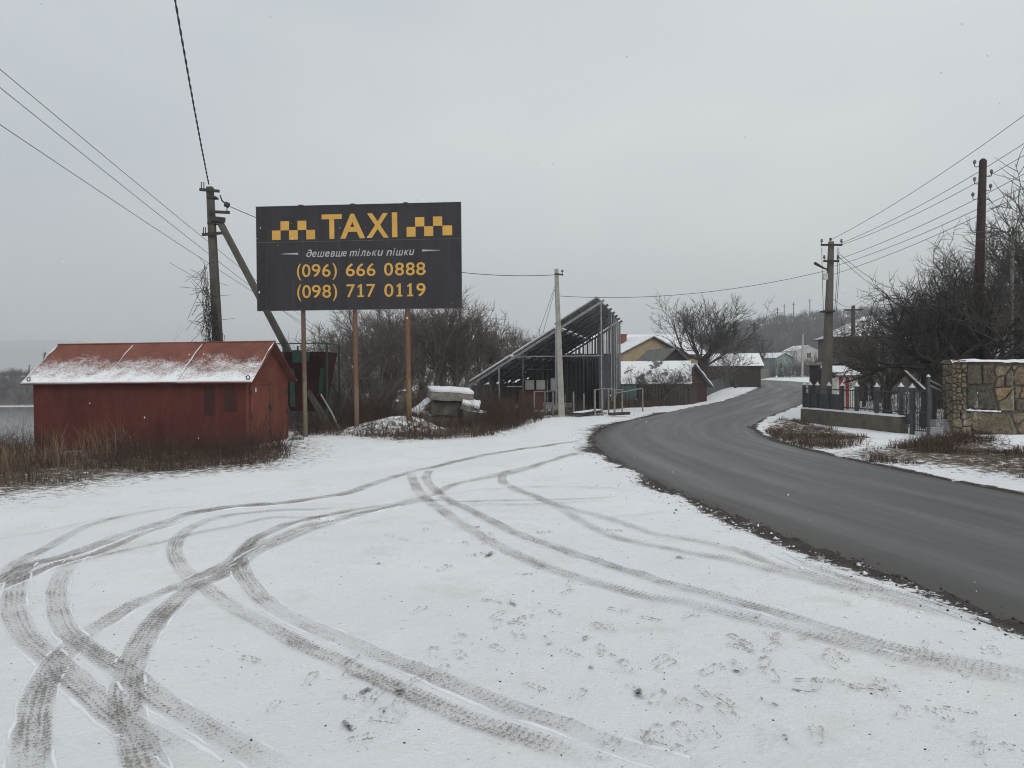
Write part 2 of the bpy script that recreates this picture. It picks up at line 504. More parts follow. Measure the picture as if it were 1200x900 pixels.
def garage_roof_mat():
    """red sheet roof with thin blown snow, thick towards the eave and along the seams (local z falls towards the eave)"""
    m, n, l, b = new_mat('red roof under thin snow')
    tc = n.new('ShaderNodeTexCoord')
    sx = n.new('ShaderNodeSeparateXYZ'); l.new(tc.outputs['Object'], sx.inputs[0])
    f1 = noise_node(n, l, 1.6, 6, 0.65)
    r1 = ramp(n, 0.35, 0.65); l.new(f1, r1.inputs['Fac'])
    c = mixc(n, l, r1.outputs['Color'], (0.220, 0.082, 0.058), (0.150, 0.056, 0.044))
    # snow amount: 1 at eave, 0 at the ridge
    z = math_node(n, l, 'MULTIPLY', math_node(n, l, 'SUBTRACT', 2.98, sx.outputs['Z']), 1.05)
    ns = noise_node(n, l, 1.5, 8, 0.72, stretch=(1.0, 1.0, 1.6))
    nf = noise_node(n, l, 24, 5, 0.8, stretch=(1.0, 1.0, 0.5))
    a = math_node(n, l, 'ADD', z, math_node(n, l, 'MULTIPLY', math_node(n, l, 'SUBTRACT', ns, 0.5), 1.7))
    a = math_node(n, l, 'ADD', a, math_node(n, l, 'MULTIPLY', math_node(n, l, 'SUBTRACT', nf, 0.5), 1.5))
    r2 = ramp(n, 0.42, 1.12); l.new(a, r2.inputs['Fac'])
    geo = n.new('ShaderNodeNewGeometry'); gs = n.new('ShaderNodeSeparateXYZ'); l.new(geo.outputs['True Normal'], gs.inputs[0])
    c = mixc(n, l, math_node(n, l, 'MULTIPLY', r2.outputs['Color'], math_node(n, l, 'GREATER_THAN', gs.outputs['Z'], 0.2)), c, SNOW)
    l.new(c, b.inputs['Base Color'])
    b.inputs['Roughness'].default_value = 0.8
    b.inputs['Specular IOR Level'].default_value = 0.2
    bump_to(n, l, b, r2.outputs['Color'], 0.012, 0.5)
    return m
M_gar_roof = garage_roof_mat()

def rust_post(name, top, bottom, split):
    m, n, l, b = new_mat(name)
    tc = n.new('ShaderNodeTexCoord')
    sx = n.new('ShaderNodeSeparateXYZ'); l.new(tc.outputs['Object'], sx.inputs[0])
    f = noise_node(n, l, 4, 7, 0.7)
    a = math_node(n, l, 'ADD', math_node(n, l, 'MULTIPLY', sx.outputs['Z'], 0.5), math_node(n, l, 'MULTIPLY', math_node(n, l, 'SUBTRACT', f, 0.5), 1.5))
    r = ramp(n, split - 0.2, split + 0.2); l.new(a, r.inputs['Fac'])
    c = mixc(n, l, r.outputs['Color'], bottom, top)
    f2 = noise_node(n, l, 22, 5, 0.7); r2 = ramp(n, 0.5, 0.7); l.new(f2, r2.inputs['Fac'])
    c = mixc(n, l, math_node(n, l, 'MULTIPLY', r2.outputs['Color'], 0.6), c, (0.09, 0.045, 0.025))
    l.new(c, b.inputs['Base Color']); b.inputs['Roughness'].default_value = 0.8
    bump_to(n, l, b, f, 0.006, 0.6)
    return m
M_post_a = rust_post('weathered post paint', (0.14, 0.085, 0.060), (0.25, 0.215, 0.16), 0.75)
M_post_b = rust_post('rusty post paint', (0.165, 0.085, 0.055), (0.24, 0.175, 0.11), 0.7)
M_post_c = rust_post('ochre post paint', (0.165, 0.080, 0.050), (0.27, 0.19, 0.09), 0.75)

def panel_mat():
    m, n, l, b = new_mat('charcoal billboard print')
    f = noise_node(n, l, 1.4, 6, 0.6, stretch=(1.4, 1, 0.25))
    r = ramp(n, 0.3, 0.7); l.new(f, r.inputs['Fac'])
    c = mixc(n, l, r.outputs['Color'], (0.041, 0.038, 0.044), (0.024, 0.022, 0.026))
    fs = noise_node(n, l, 2.4, 6, 0.7, stretch=(4.0, 1, 0.12)); rs2 = ramp(n, 0.56, 0.72); l.new(fs, rs2.inputs['Fac'])
    c = mixc(n, l, math_node(n, l, 'MULTIPLY', rs2.outputs['Color'], 0.5), c, (0.070, 0.066, 0.066))
    l.new(c, b.inputs['Base Color'])
    bump_to(n, l, b, f, 0.03, 0.4)
    b.inputs['Roughness'].default_value = 0.55
    b.inputs['Specular IOR Level'].default_value = 0.25
    return m
M_panel = panel_mat()
M_yellow = M('faded yellow print', (0.70, 0.40, 0.080), (0.58, 0.33, 0.075), scale=2.5, rough=0.55, bump=0)
M_offwhite = M('off white print', (0.52, 0.52, 0.52), (0.42, 0.42, 0.42), scale=3, rough=0.55, bump=0)
M_back = M('billboard back', (0.12, 0.12, 0.12), rough=0.7)

# ================================================================== THE SETTING
def catmull(pts, step):
    """smooth curve through points, sampled about every step"""
    p = np.asarray(pts, float)
    p = np.vstack([2 * p[0] - p[1], p, 2 * p[-1] - p[-2]])
    out = []
    for i in range(1, len(p) - 2):
        n = max(2, int(np.linalg.norm(p[i + 1] - p[i]) / step))
        t = np.linspace(0, 1, n, endpoint=False)[:, None]
        a, b, c, d = p[i - 1], p[i], p[i + 1], p[i + 2]
        out.append(0.5 * ((2 * b) + (c - a) * t + (2 * a - 5 * b + 4 * c - d) * t ** 2 + (-a + 3 * b - 3 * c + d) * t ** 3))
    out.append(p[-2][None])
    return np.vstack(out)

PAIRS = [((5.2, -8), (10, -8)), ((4.1, 0), (8.9, 0)), ((3.5, 5.2), (8.1, 5.2)), ((2.83, 8.5), (7.6, 8.5)), ((2.35, 11.5), (7.05, 11.5)),
         ((2.05, 15), (6.7, 15)), ((1.97, 18), (6.55, 18)), ((2.3, 21.5), (6.75, 20.5)), ((3.3, 25.5), (7.6, 24)), ((5.2, 30), (9.4, 28.5)),
         ((8.5, 37.5), (12.6, 35)), ((14.2, 50.8), (18.3, 47)), ((21, 67), (24.9, 62)), ((27, 84), (31.8, 78)), ((29.5, 97), (35.5, 93)),
         ((27, 106), (35, 108)), ((16, 113), (28, 119)), ((0, 119), (10, 127))]
RD = catmull([l + r for l, r in PAIRS], 0.14)
RL, RR = RD[:, :2], RD[:, 2:]
RL_C, RR_C = RL[::10], RR[::10]

def seg_dist(x, y, poly, closed=False):
    x = np.asarray(x, float); y = np.asarray(y, float)
    d = np.full(x.shape, 1e9)
    q = np.asarray(poly, float)
    n = len(q)
    for i in range(n if closed else n - 1):
        a, b = q[i], q[(i + 1) % n]
        ab = b - a
        t = np.clip(((x - a[0]) * ab[0] + (y - a[1]) * ab[1]) / (ab @ ab + 1e-12), 0, 1)
        d = np.minimum(d, np.hypot(x - a[0] - t * ab[0], y - a[1] - t * ab[1]))
    return d

def inside(x, y, poly):
    q = np.asarray(poly, float); x = np.asarray(x, float); y = np.asarray(y, float)
    c = np.zeros(x.shape, bool)
    j = len(q) - 1
    for i in range(len(q)):
        (xi, yi), (xj, yj) = q[i], q[j]
        if yi != yj:
            c ^= ((yi > y) != (yj > y)) & (x < (xj - xi) * (y - yi) / (yj - yi) + xi)
        j = i
    return c

ROAD_POLY = np.vstack([RL_C, RR_C[::-1]])
def road_sd(x, y):
    """distance outside the road (negative on it)"""
    d = np.minimum(seg_dist(x, y, RL_C), seg_dist(x, y, RR_C))
    return np.where(inside(x, y, ROAD_POLY), -d, d)

def relief(x, y):
    return 0.045 * fbm(x, y, 2.2, 1) + 0.02 * fbm(x, y, 0.45, 5, 2)

def gfull(x, y):
    m = sstep(0.05, 0.9, road_sd(x, y))
    return gz(x, y) + (relief(x, y) + 0.02) * m

MOUNDS += [(-3.6, 22.6, 0.75, 0.5, 0.42), (-2.8, 22.9, 0.6, 0.5, 0.32), (-4.6, 23.0, 0.6, 0.5, 0.22),
           (8.1, 23.4, 0.8, 0.9, 0.22), (8.2, 18.3, 1.0, 0.8, 0.10), (10.2, 17.2, 1.3, 0.9, 0.14), (12.2, 17.6, 1.4, 0.9, 0.20)]

def zone(pxs):
    return [tuple(G(a, b)[:2]) for a, b in pxs]
Z_GARAGE = [(-22, 13.2)] + zone([(-60, 594), (0, 586), (60, 577), (150, 561), (250, 553), (310, 549), (345, 537), (352, 521), (300, 523)]) + [(-7.2, 20.9), (-13.2, 21.7), (-15, 30), (-30, 30), (-30, 14)]
Z_THICKET = zone([(338, 513), (395, 512), (470, 518), (520, 515), (575, 511), (612, 500)]) + [(0.4, 29.5), (0.2, 32), (-1, 46), (-20, 60), (-20, 30), (-7, 26)]
Z_BANK1 = zone([(896, 506), (930, 493), (962, 502), (1020, 514), (1010, 521), (975, 527), (940, 524), (912, 518)])
Z_BANK2 = zone([(985, 531), (1060, 521), (1116, 514), (1200, 529), (1320, 540), (1320, 577), (1200, 563), (1100, 549), (1010, 541)])
Z_PIPE = [(0.2, 28.4), (3.5, 30.4), (4.3, 33), (0, 34)]
Z_STRIP = [(2.6, 31.0), (4.4, 36), (9, 44), (7, 46), (3.8, 40), (1.2, 31)]
Z_YARD = [(10.8, 24), (12, 20.6), (30, 20.6), (120, 60), (60, 120), (36, 90), (27, 62), (15, 38)]

cx = np.concatenate([-np.geomspace(500, 4500, 14)[::-1], np.arange(-492, -60, 8), np.arange(-60, -12, 0.5), np.arange(-12, 15.001, 0.11), np.arange(15.5, 60, 0.5), np.arange(64, 500, 8), np.geomspace(500, 4500, 14)])
cy = np.concatenate([[-60, -30, -12, -4, 0, 1.5], np.arange(2.2, 16, 0.075), np.arange(16, 33, 0.13), np.arange(33, 70, 0.5), np.arange(70, 180, 2.0), np.arange(180, 700, 6), np.geomspace(700, 6000, 14)])
GX, GY = np.meshgrid(cx, cy)
gx, gy = GX.ravel(), GY.ravel()
sd_ = road_sd(gx, gy)
gzv = gz(gx, gy)
near = (np.abs(gx) < 60) & (gy < 140)
rel = relief(gx, gy) + 0.02
rel = np.where(near, rel * sstep(0.05, 0.9, sd_), 0.0)
def zmask(poly, soft):
    m = near & (gy > 8)
    out = np.zeros(len(gx))
    d = seg_dist(gx[m], gy[m], poly, True)
    out[m] = sstep(-soft, soft, np.where(inside(gx[m], gy[m], poly), d, -d))
    return out
grass = np.maximum.reduce([0.95 * zmask(Z_GARAGE, 1.7), 0.9 * zmask(Z_THICKET, 1.3), 0.9 * zmask(Z_BANK1, 0.5), 0.9 * zmask(Z_BANK2, 0.9), 0.62 * zmask(Z_PIPE, 0.8), 0.7 * zmask(Z_STRIP, 0.6), 0.62 * zmask(Z_YARD, 1.2)])
grass = grass - 0.42 * np.exp(-((gx + 3.4) / 1.3) ** 2 - ((gy - 22.5) / 0.7) ** 2) * (grass > 0.3)
grass = np.where((gy > 208) & (gy < 1500), np.maximum(grass, np.where(gx < -20, 1.12 + 0.6 * fbm(gx, gy, 30, 5), 1.3)), grass)
grass = np.where((gx < -14) & (gy > 21) & (gy < 60), 0.75, grass)
wig = fbm(gx, gy, 0.8, 9)
soilw = 0.12 + 0.34 * np.clip(0.4 + 2.4 * fbm(gx, gy, 2.1, 21), 0, 1.5)
soilw = np.where(gx < 4.6 + 0.10 * gy, soilw * 0.9, 0.11)
soilw = soilw * np.where((gx < 6) & (gy > 14) & (gy < 24), 1.5, 1.0)
soil = np.where(near, sstep(soilw * 1.6, soilw * 0.3, sd_ + 0.22 * wig), 0)
rel = rel + np.where(near, 0.07 * grass * (fbm(gx, gy, 0.5, 33) + 0.2), 0) * sstep(0.1, 0.6, sd_)
rel = rel - 0.03 * soil * sstep(0.0, 0.2, sd_)
verts = np.stack([gx, gy, gzv + rel - np.where(sd_ < -0.05, 0.05, 0.0)], -1)
ny, nx = GX.shape
idx = np.arange(nx * ny).reshape(ny, nx)
quads = np.stack([idx[:-1, :-1], idx[:-1, 1:], idx[1:, 1:], idx[1:, :-1]], -1).reshape(-1, 4)

def ground_mat():
    m, n, l, b = new_mat('thin snow over soil and dead grass')
    ag = n.new('ShaderNodeAttribute'); ag.attribute_name = 'grass'
    as_ = n.new('ShaderNodeAttribute'); as_.attribute_name = 'soil'
    nl = noise_node(n, l, 0.55, 5, 0.6)
    nm = noise_node(n, l, 6.5, 7, 0.72)
    nf = noise_node(n, l, 42, 5, 0.75)
    # snow tone
    rs_ = ramp(n, 0.3, 0.7, (0.78, 0.795, 0.82, 1), (0.87, 0.878, 0.888, 1)); l.new(nl, rs_.inputs['Fac'])
    snow = rs_.outputs['Color']
    nth = noise_node(n, l, 1.1, 6, 0.7); rth = ramp(n, 0.52, 0.72); l.new(nth, rth.inputs['Fac'])
    snow = mixc(n, l, math_node(n, l, 'MULTIPLY', rth.outputs['Color'], 0.55), snow, (0.63, 0.62, 0.60))      # thin worn snow
    mixn = math_node(n, l, 'ADD', math_node(n, l, 'MULTIPLY', nm, 0.55), math_node(n, l, 'MULTIPLY', nf, 0.45))
    # litter colour
    rl = ramp(n, 0.35, 0.66, (0.055, 0.040, 0.030, 1), (0.150, 0.108, 0.070, 1)); l.new(nf, rl.inputs['Fac'])
    ng = noise_node(n, l, 1.9, 4, 0.6)
    rg = ramp(n, 0.52, 0.68); l.new(ng, rg.inputs['Fac'])
    litter = mixc(n, l, math_node(n, l, 'MULTIPLY', rg.outputs['Color'], 0.6), rl.outputs['Color'], (0.060, 0.065, 0.035))
    rso = ramp(n, 0.35, 0.65, (0.030, 0.025, 0.022, 1), (0.085, 0.070, 0.058, 1)); l.new(nm, rso.inputs['Fac'])
    g = math_node(n, l, 'ADD', math_node(n, l, 'MULTIPLY', ag.outputs['Fac'], 0.62), math_node(n, l, 'MULTIPLY', math_node(n, l, 'SUBTRACT', mixn, 0.5), 3.6))
    r1 = ramp(n, 0.26, 0.46); l.new(g, r1.inputs['Fac'])
    # no litter where the attribute is zero
    gm = math_node(n, l, 'MULTIPLY', r1.outputs['Color'], math_node(n, l, 'MULTIPLY', ag.outputs['Fac'], 5.0, True))
    s = math_node(n, l, 'ADD', math_node(n, l, 'MULTIPLY', as_.outputs['Fac'], 0.8), math_node(n, l, 'MULTIPLY', math_node(n, l, 'SUBTRACT', mixn, 0.5), 3.8))
    r2 = ramp(n, 0.36, 0.56); l.new(s, r2.inputs['Fac'])
    sm = math_node(n, l, 'MULTIPLY', r2.outputs['Color'], math_node(n, l, 'MULTIPLY', as_.outputs['Fac'], 5.0, True))
    rfw = ramp(n, 0.0, 1.0); l.new(math_node(n, l, 'MULTIPLY', math_node(n, l, 'SUBTRACT', ag.outputs['Fac'], 1.05), 6.0, True), rfw.inputs['Fac'])
    litter = mixc(n, l, rfw.outputs['Color'], litter, (0.045, 0.042, 0.043))      # woodland floor
    c = mixc(n, l, gm, snow, litter)
    c = mixc(n, l, sm, c, rso.outputs['Color'])
    # scattered crumbs of earth lying on the snow
    nsp = noise_node(n, l, 24, 4, 0.55)
    rsp = ramp(n, 0.675, 0.70); l.new(nsp, rsp.inputs['Fac'])
    c = mixc(n, l, math_node(n, l, 'MULTIPLY', rsp.outputs['Color'], 0.55), c, (0.25, 0.215, 0.18))
    l.new(c, b.inputs['Base Color'])
    b.inputs['Roughness'].default_value = 0.88
    b.inputs['Specular IOR Level'].default_value = 0.15
    h = math_node(n, l, 'ADD', math_node(n, l, 'MULTIPLY', nm, 0.7), math_node(n, l, 'MULTIPLY', nf, 0.45))
    bump_to(n, l, b, h, 0.045, 0.7)
    return m
me = np_mesh('ground', verts, quads, mat=ground_mat())
for nm_, arr in (('grass', grass), ('soil', soil)):
    at = me.attributes.new(nm_, 'FLOAT', 'POINT'); at.data.foreach_set('value', arr.astype(np.float32))
ground = tag(np_obj('ground', me), kind='structure')

# road
def road_mat():
    m, n, l, b = new_mat('wet worn asphalt')
    uv = n.new('ShaderNodeUVMap'); uv.uv_map = 'along'
    st = noise_node(n, l, 1.0, 6, 0.65, vec=uv.outputs['UV'], stretch=(26.0, 0.30, 1))      # streaks along the lane
    st2 = noise_node(n, l, 1.0, 4, 0.6, vec=uv.outputs['UV'], stretch=(8.0, 0.07, 1))
    nm = noise_node(n, l, 1.3, 6, 0.65)
    nf = noise_node(n, l, 55, 4, 0.8)
    r1 = ramp(n, 0.32, 0.68, (0.068, 0.070, 0.070, 1), (0.135, 0.137, 0.134, 1)); l.new(st2, r1.inputs['Fac'])
    r2 = ramp(n, 0.46, 0.62); l.new(st, r2.inputs['Fac'])
    c = mixc(n, l, math_node(n, l, 'MULTIPLY', r2.outputs['Color'], 0.4), r1.outputs['Color'], (0.055, 0.055, 0.056))
    r3 = ramp(n, 0.60, 0.66); l.new(nm, r3.inputs['Fac'])
    c = mixc(n, l, math_node(n, l, 'MULTIPLY', r3.outputs['Color'], 0.22), c, (0.060, 0.058, 0.056))
    r4 = ramp(n, 0.35, 0.65, (0.7, 0.7, 0.7, 1), (1.2, 1.2, 1.2, 1)); l.new(nf, r4.inputs['Fac'])
    c = mixc(n, l, 0.55, c, r4.outputs['Color'], 'MULTIPLY')
    wx = n.new('ShaderNodeSeparateXYZ'); l.new(uv.outputs['UV'], wx.inputs[0])
    wp = math_node(n, l, 'COSINE', math_node(n, l, 'MULTIPLY', math_node(n, l, 'SUBTRACT', math_node(n, l, 'ADD', wx.outputs['X'], math_node(n, l, 'MULTIPLY', nm, 0.05)), 0.16), 25.1))
    rw2 = ramp(n, 0.1, 0.95, (0.90, 0.90, 0.90, 1), (1.17, 1.17, 1.17, 1)); l.new(wp, rw2.inputs['Fac'])
    c = mixc(n, l, 0.8, c, rw2.outputs['Color'], 'MULTIPLY')
    vo = n.new('ShaderNodeTexVoronoi'); vo.feature = 'DISTANCE_TO_EDGE'; vo.inputs['Scale'].default_value = 0.42
    tcr = n.new('ShaderNodeTexCoord'); vm = n.new('ShaderNodeVectorMath'); l.new(tcr.outputs['Object'], vm.inputs[0])
    nz2 = n.new('ShaderNodeTexNoise'); nz2.inputs['Scale'].default_value = 1.7; nz2.inputs['Detail'].default_value = 5; l.new(tcr.outputs['Object'], nz2.inputs['Vector'])
    l.new(nz2.outputs['Color'], vm.inputs[1]); l.new(vm.outputs[0], vo.inputs['Vector'])
    rcr = ramp(n, 0.004, 0.012, (1, 1, 1, 1), (0, 0, 0, 1)); l.new(vo.outputs['Distance'], rcr.inputs['Fac'])
    rcm = ramp(n, 0.52, 0.6); l.new(nm, rcm.inputs['Fac'])
    c = mixc(n, l, math_node(n, l, 'MULTIPLY', math_node(n, l, 'MULTIPLY', rcr.outputs['Color'], rcm.outputs['Color']), 0.6), c, (0.035, 0.034, 0.033))
    # muddy margin by the edge
    sx = n.new('ShaderNodeSeparateXYZ'); l.new(uv.outputs['UV'], sx.inputs[0])
    ed = math_node(n, l, 'ADD', math_node(n, l, 'ABSOLUTE', math_node(n, l, 'SUBTRACT', sx.outputs['X'], 0.5)), math_node(n, l, 'MULTIPLY', math_node(n, l, 'SUBTRACT', nm, 0.5), 0.06))
    r5 = ramp(n, 0.385, 0.49); l.new(ed, r5.inputs['Fac'])
    c = mixc(n, l, math_node(n, l, 'MULTIPLY', r5.outputs['Color'], 0.8), c, (0.055, 0.046, 0.039))
    l.new(c, b.inputs['Base Color'])
    rr = ramp(n, 0.35, 0.65, (0.38, 0.38, 0.38, 1), (0.68, 0.68, 0.68, 1)); l.new(st2, rr.inputs['Fac'])
    l.new(rr.outputs['Color'], b.inputs['Roughness'])
    b.inputs['Specular IOR Level'].default_value = 0.35
    bump_to(n, l, b, nf, 0.004, 0.6)
    return m
ncol = 15
u = np.linspace(0, 1, ncol)
arc = np.concatenate([[0], np.cumsum(np.linalg.norm(np.diff((RL + RR) / 2, axis=0), axis=1))])
lw = 0.06 * fbm(arc, 0 * arc, 0.9, 2) + 0.04 * vnoise(arc, 0 * arc, 0.25, 3)
rw = 0.05 * fbm(arc, 0 * arc + 9, 0.9, 2) + 0.03 * vnoise(arc, 0 * arc + 9, 0.25, 3)
cr = RR - RL; cr /= np.linalg.norm(cr, axis=1, keepdims=True)
A_, B_ = RL + cr * lw[:, None], RR + cr * rw[:, None]
XY = A_[:, None, :] * (1 - u)[None, :, None] + B_[:, None, :] * u[None, :, None]
prof = 0.012 + 0.05 * (1 - (2 * u - 1) ** 2)
prof[0] = prof[-1] = -0.03
Z = gz_base(XY[..., 0], XY[..., 1]) + prof[None, :]
V = np.concatenate([XY, Z[..., None]], -1)
nr = len(arc)
idx = np.arange(nr * ncol).reshape(nr, ncol)
q = np.stack([idx[:-1, :-1], idx[:-1, 1:], idx[1:, 1:], idx[1:, :-1]], -1).reshape(-1, 4)
me = np_mesh('road', V, q, mat=road_mat())
uvl = me.uv_layers.new(name='along')
li = np.empty(len(me.loops), np.int32); me.loops.foreach_get('vertex_index', li)
uvs = np.stack([np.tile(u, nr), np.repeat(arc, ncol)], -1)[li]
uvl.data.foreach_set('uv', uvs.astype(np.float32).ravel())
tag(np_obj('road', me), kind='structure')

# river
def water_mat():
    m, n, l, b = new_mat('cold river water')
    f = noise_node(n, l, 0.6, 3, 0.5, stretch=(1, 3, 1))
    b.inputs['Base Color'].default_value = (0.050, 0.062, 0.070, 1)
    b.inputs['Roughness'].default_value = 0.14
    bump_to(n, l, b, f, 0.05, 0.25)
    return m
mb = MB(); mb.add([(-700, 24, -6.1), (-14.2, 24, -6.1), (-14.2, 215, -6.1), (-700, 215, -6.1)], [(0, 1, 2, 3)])
tag(mb.build('river', water_mat()), kind='structure')

# far blue hills beyond the river
xs = np.linspace(-3600, 1200, 121)
tops = 40 + 120 * np.exp(-((xs + 1900) / 600) ** 2) + 60 * np.exp(-((xs + 900) / 300) ** 2) + 25 * vnoise(xs, xs * 0, 240, 4)
V = []
for k, (dy, fz) in enumerate(((0, 0.0), (200, 0.6), (420, 0.92), (650, 1.0), (1000, 0.6), (1400, 0.0))):
    V.append(np.stack([xs, np.full_like(xs, 2500 + dy), tops * fz - 6], -1))
V = np.stack(V); ny_, nx_ = V.shape[:2]
idx = np.arange(nx_ * ny_).reshape(ny_, nx_)
M_farhill = M('far wooded hill', (0.075, 0.080, 0.085), (0.16, 0.17, 0.18), scale=0.01, rough=0.95, bump=0)
tag(np_obj('far_hills', np_mesh('far_hills', V, np.stack([idx[:-1, :-1], idx[:-1, 1:], idx[1:, 1:], idx[1:, :-1]], -1).reshape(-1, 4), mat=M_farhill)), kind='structure')

# ------------------------------------------------------------------ tyre tracks and footprints in the snow (parts of the ground)
def track_mat():
    m, n, l, b = new_mat('soil showing through tyre tread')
    uv = n.new('ShaderNodeUVMap'); uv.uv_map = 'tread'
    at = n.new('ShaderNodeAttribute'); at.attribute_name = 'strength'
    sx = n.new('ShaderNodeSeparateXYZ'); l.new(uv.outputs['UV'], sx.inputs[0])
    uc = math_node(n, l, 'ABSOLUTE', math_node(n, l, 'SUBTRACT', sx.outputs['X'], 0.5))
    # chevron lugs across, ribs along
    ph = math_node(n, l, 'ADD', math_node(n, l, 'MULTIPLY', sx.outputs['Y'], 150.0), math_node(n, l, 'MULTIPLY', uc, 5.0))
    lug = math_node(n, l, 'MULTIPLY', math_node(n, l, 'SINE', ph), 0.5)
    rib = math_node(n, l, 'MULTIPLY', math_node(n, l, 'COSINE', math_node(n, l, 'MULTIPLY', sx.outputs['X'], 31.4)), 0.5)
    nf = noise_node(n, l, 85, 3, 0.65)
    nl = noise_node(n, l, 2.6, 4, 0.6)
    vv = noise_node(n, l, 1.0, 3, 0.6, vec=uv.outputs['UV'], stretch=(9, 1.6, 1))
    s = math_node(n, l, 'ADD', math_node(n, l, 'MULTIPLY', lug, 0.42), math_node(n, l, 'MULTIPLY', rib, 0.22))
    s = math_node(n, l, 'ADD', s, math_node(n, l, 'MULTIPLY', math_node(n, l, 'SUBTRACT', nf, 0.5), 3.4))
    s = math_node(n, l, 'ADD', s, math_node(n, l, 'MULTIPLY', math_node(n, l, 'SUBTRACT', nl, 0.5), 1.5))
    s = math_node(n, l, 'ADD', s, math_node(n, l, 'MULTIPLY', math_node(n, l, 'SUBTRACT', vv, 0.5), 1.6))
    s = math_node(n, l, 'ADD', s, math_node(n, l, 'MULTIPLY', at.outputs['Fac'], 1.05))
    # fade at the tyre shoulders
    ed = math_node(n, l, 'MULTIPLY', math_node(n, l, 'SUBTRACT', 0.5, uc), 14.0, True)
    s = math_node(n, l, 'SUBTRACT', s, math_node(n, l, 'MULTIPLY', math_node(n, l, 'SUBTRACT', 1.0, ed), 0.45))
    r = ramp(n, 0.45, 0.55); l.new(s, r.inputs['Fac'])
    al = math_node(n, l, 'MULTIPLY', r.outputs['Color'], math_node(n, l, 'ADD', math_node(n, l, 'MULTIPLY', at.outputs['Fac'], 0.35), 0.58), True)
    fade = math_node(n, l, 'MULTIPLY', at.outputs['Fac'], 8.0, True)
    al = math_node(n, l, 'MULTIPLY', al, fade)
    al = math_node(n, l, 'MULTIPLY', al, ed)
    # thin packed slush under the crumbs
    sl = math_node(n, l, 'MULTIPLY', math_node(n, l, 'MULTIPLY', ed, fade), 0.10)
    rc = ramp(n, 0.35, 0.7, (0.185, 0.142, 0.100, 1), (0.345, 0.275, 0.210, 1)); l.new(nl, rc.inputs['Fac'])
    cc = mixc(n, l, math_node(n, l, 'MULTIPLY', al, 6.0, True), (0.52, 0.49, 0.45), rc.outputs['Color'])
    l.new(cc, b.inputs['Base Color'])
    l.new(math_node(n, l, 'MAXIMUM', al, sl), b.inputs['Alpha'])
    b.inputs['Roughness'].default_value = 0.9
    b.inputs['Specular IOR Level'].default_value = 0.15
    bump_to(n, l, b, s, 0.02, 0.8)
    return m
M_track = track_mat()

TRACKS = [  # (photo points, width m, strength)
    ([(-60, 708), (0, 684), (34, 667), (84, 653), (139, 634), (190, 617), (237, 602), (275, 596), (338, 590), (400, 580), (444, 567), (489, 553), (533, 542), (578, 533), (622, 526), (690, 515)], 0.26, 0.62),
    ([(-60, 716), (0, 692), (60, 668), (120, 650), (180, 626), (232, 607)], 0.16, 0.55),
    ([(-30, 700), (25, 661), (55, 645), (97, 621), (139, 609), (190, 600), (237, 594), (262, 593)], 0.18, 0.30),
    ([(-40, 640), (60, 622), (110, 612), (190, 605)], 0.15, 0.12),
    ([(20, 680), (59, 672), (106, 659), (160, 647), (198, 638), (237, 628), (275, 621), (313, 611), (350, 609), (400, 607), (444, 600), (489, 590), (515, 588), (578, 589), (667, 589), (738, 585)], 0.14, 0.30),
    ([(420, 596), (338, 600), (287, 604), (253, 611), (224, 623), (207, 640), (205, 655), (215, 672), (237, 689), (270, 710), (313, 735), (359, 763), (400, 782), (444, 803), (489, 825), (533, 845), (600, 870), (667, 893), (740, 918)], 0.19, 0.36),
    ([(440, 603), (372, 617), (329, 634), (296, 647), (281, 659), (287, 680), (313, 706), (346, 727), (400, 752), (444, 771), (489, 791), (533, 811), (600, 838), (667, 862), (733, 887), (800, 908)], 0.19, 0.46),
    ([(470, 590), (400, 603), (355, 613), (304, 634), (275, 659), (224, 683), (169, 706), (127, 731), (97, 752), (68, 782), (46, 824), (36, 900), (38, 960)], 0.19, 0.50),
    ([(500, 582), (440, 600), (380, 619), (329, 640), (296, 655), (262, 676), (224, 693), (194, 718), (169, 752), (152, 794), (148, 841), (165, 900), (190, 960)], 0.20, 0.54),
    ([(40, 655), (25, 672), (17, 697), (17, 723), (34, 756), (63, 782), (93, 811), (127, 841), (177, 875), (237, 913)], 0.20, 0.40),
    ([(95, 655), (80, 668), (68, 689), (68, 718), (80, 748), (106, 769), (144, 794), (186, 828), (237, 858), (304, 898), (360, 930)], 0.18, 0.38),
    ([(482, 556), (484, 566), (493, 580), (520, 602), (556, 629), (613, 656), (667, 676), (729, 692), (800, 709), (867, 727), (933, 744), (1000, 762), (1067, 780), (1133, 793), (1200, 808), (1280, 822)], 0.20, 0.36),
    ([(506, 551), (500, 565), (520, 584), (556, 604), (600, 627), (667, 651), (738, 673), (800, 691), (889, 718), (978, 744), (1067, 771), (1200, 794), (1280, 808)], 0.18, 0.42),
    ([(600, 549), (588, 563), (600, 574), (618, 582), (667, 600), (720, 613), (778, 629), (858, 647), (911, 667), (978, 687), (1044, 702), (1111, 722), (1180, 740), (1260, 758)], 0.18, 0.34),
    ([(600, 572), (649, 596), (711, 629), (800, 651), (867, 664), (933, 680), (1000, 698), (1067, 714), (1150, 738)], 0.17, 0.28),
    ([(700, 528), (644, 542), (591, 556), (533, 571), (507, 582), (450, 598), (380, 612)], 0.18, 0.46),
    ([(690, 527), (640, 544), (613, 553), (560, 566)], 0.15, 0.42),
    ([(500, 584), (540, 579), (578, 576), (667, 573), (760, 579)], 0.09, 0.30),
    ([(480, 597), (560, 594), (660, 594), (740, 589)], 0.08, 0.22),
    ([(470, 620), (560, 612), (690, 612), (800, 600)], 0.10, 0.10),
    ([(910, 650), (960, 672), (1020, 690), (1080, 706), (1150, 730)], 0.16, 0.40),
]
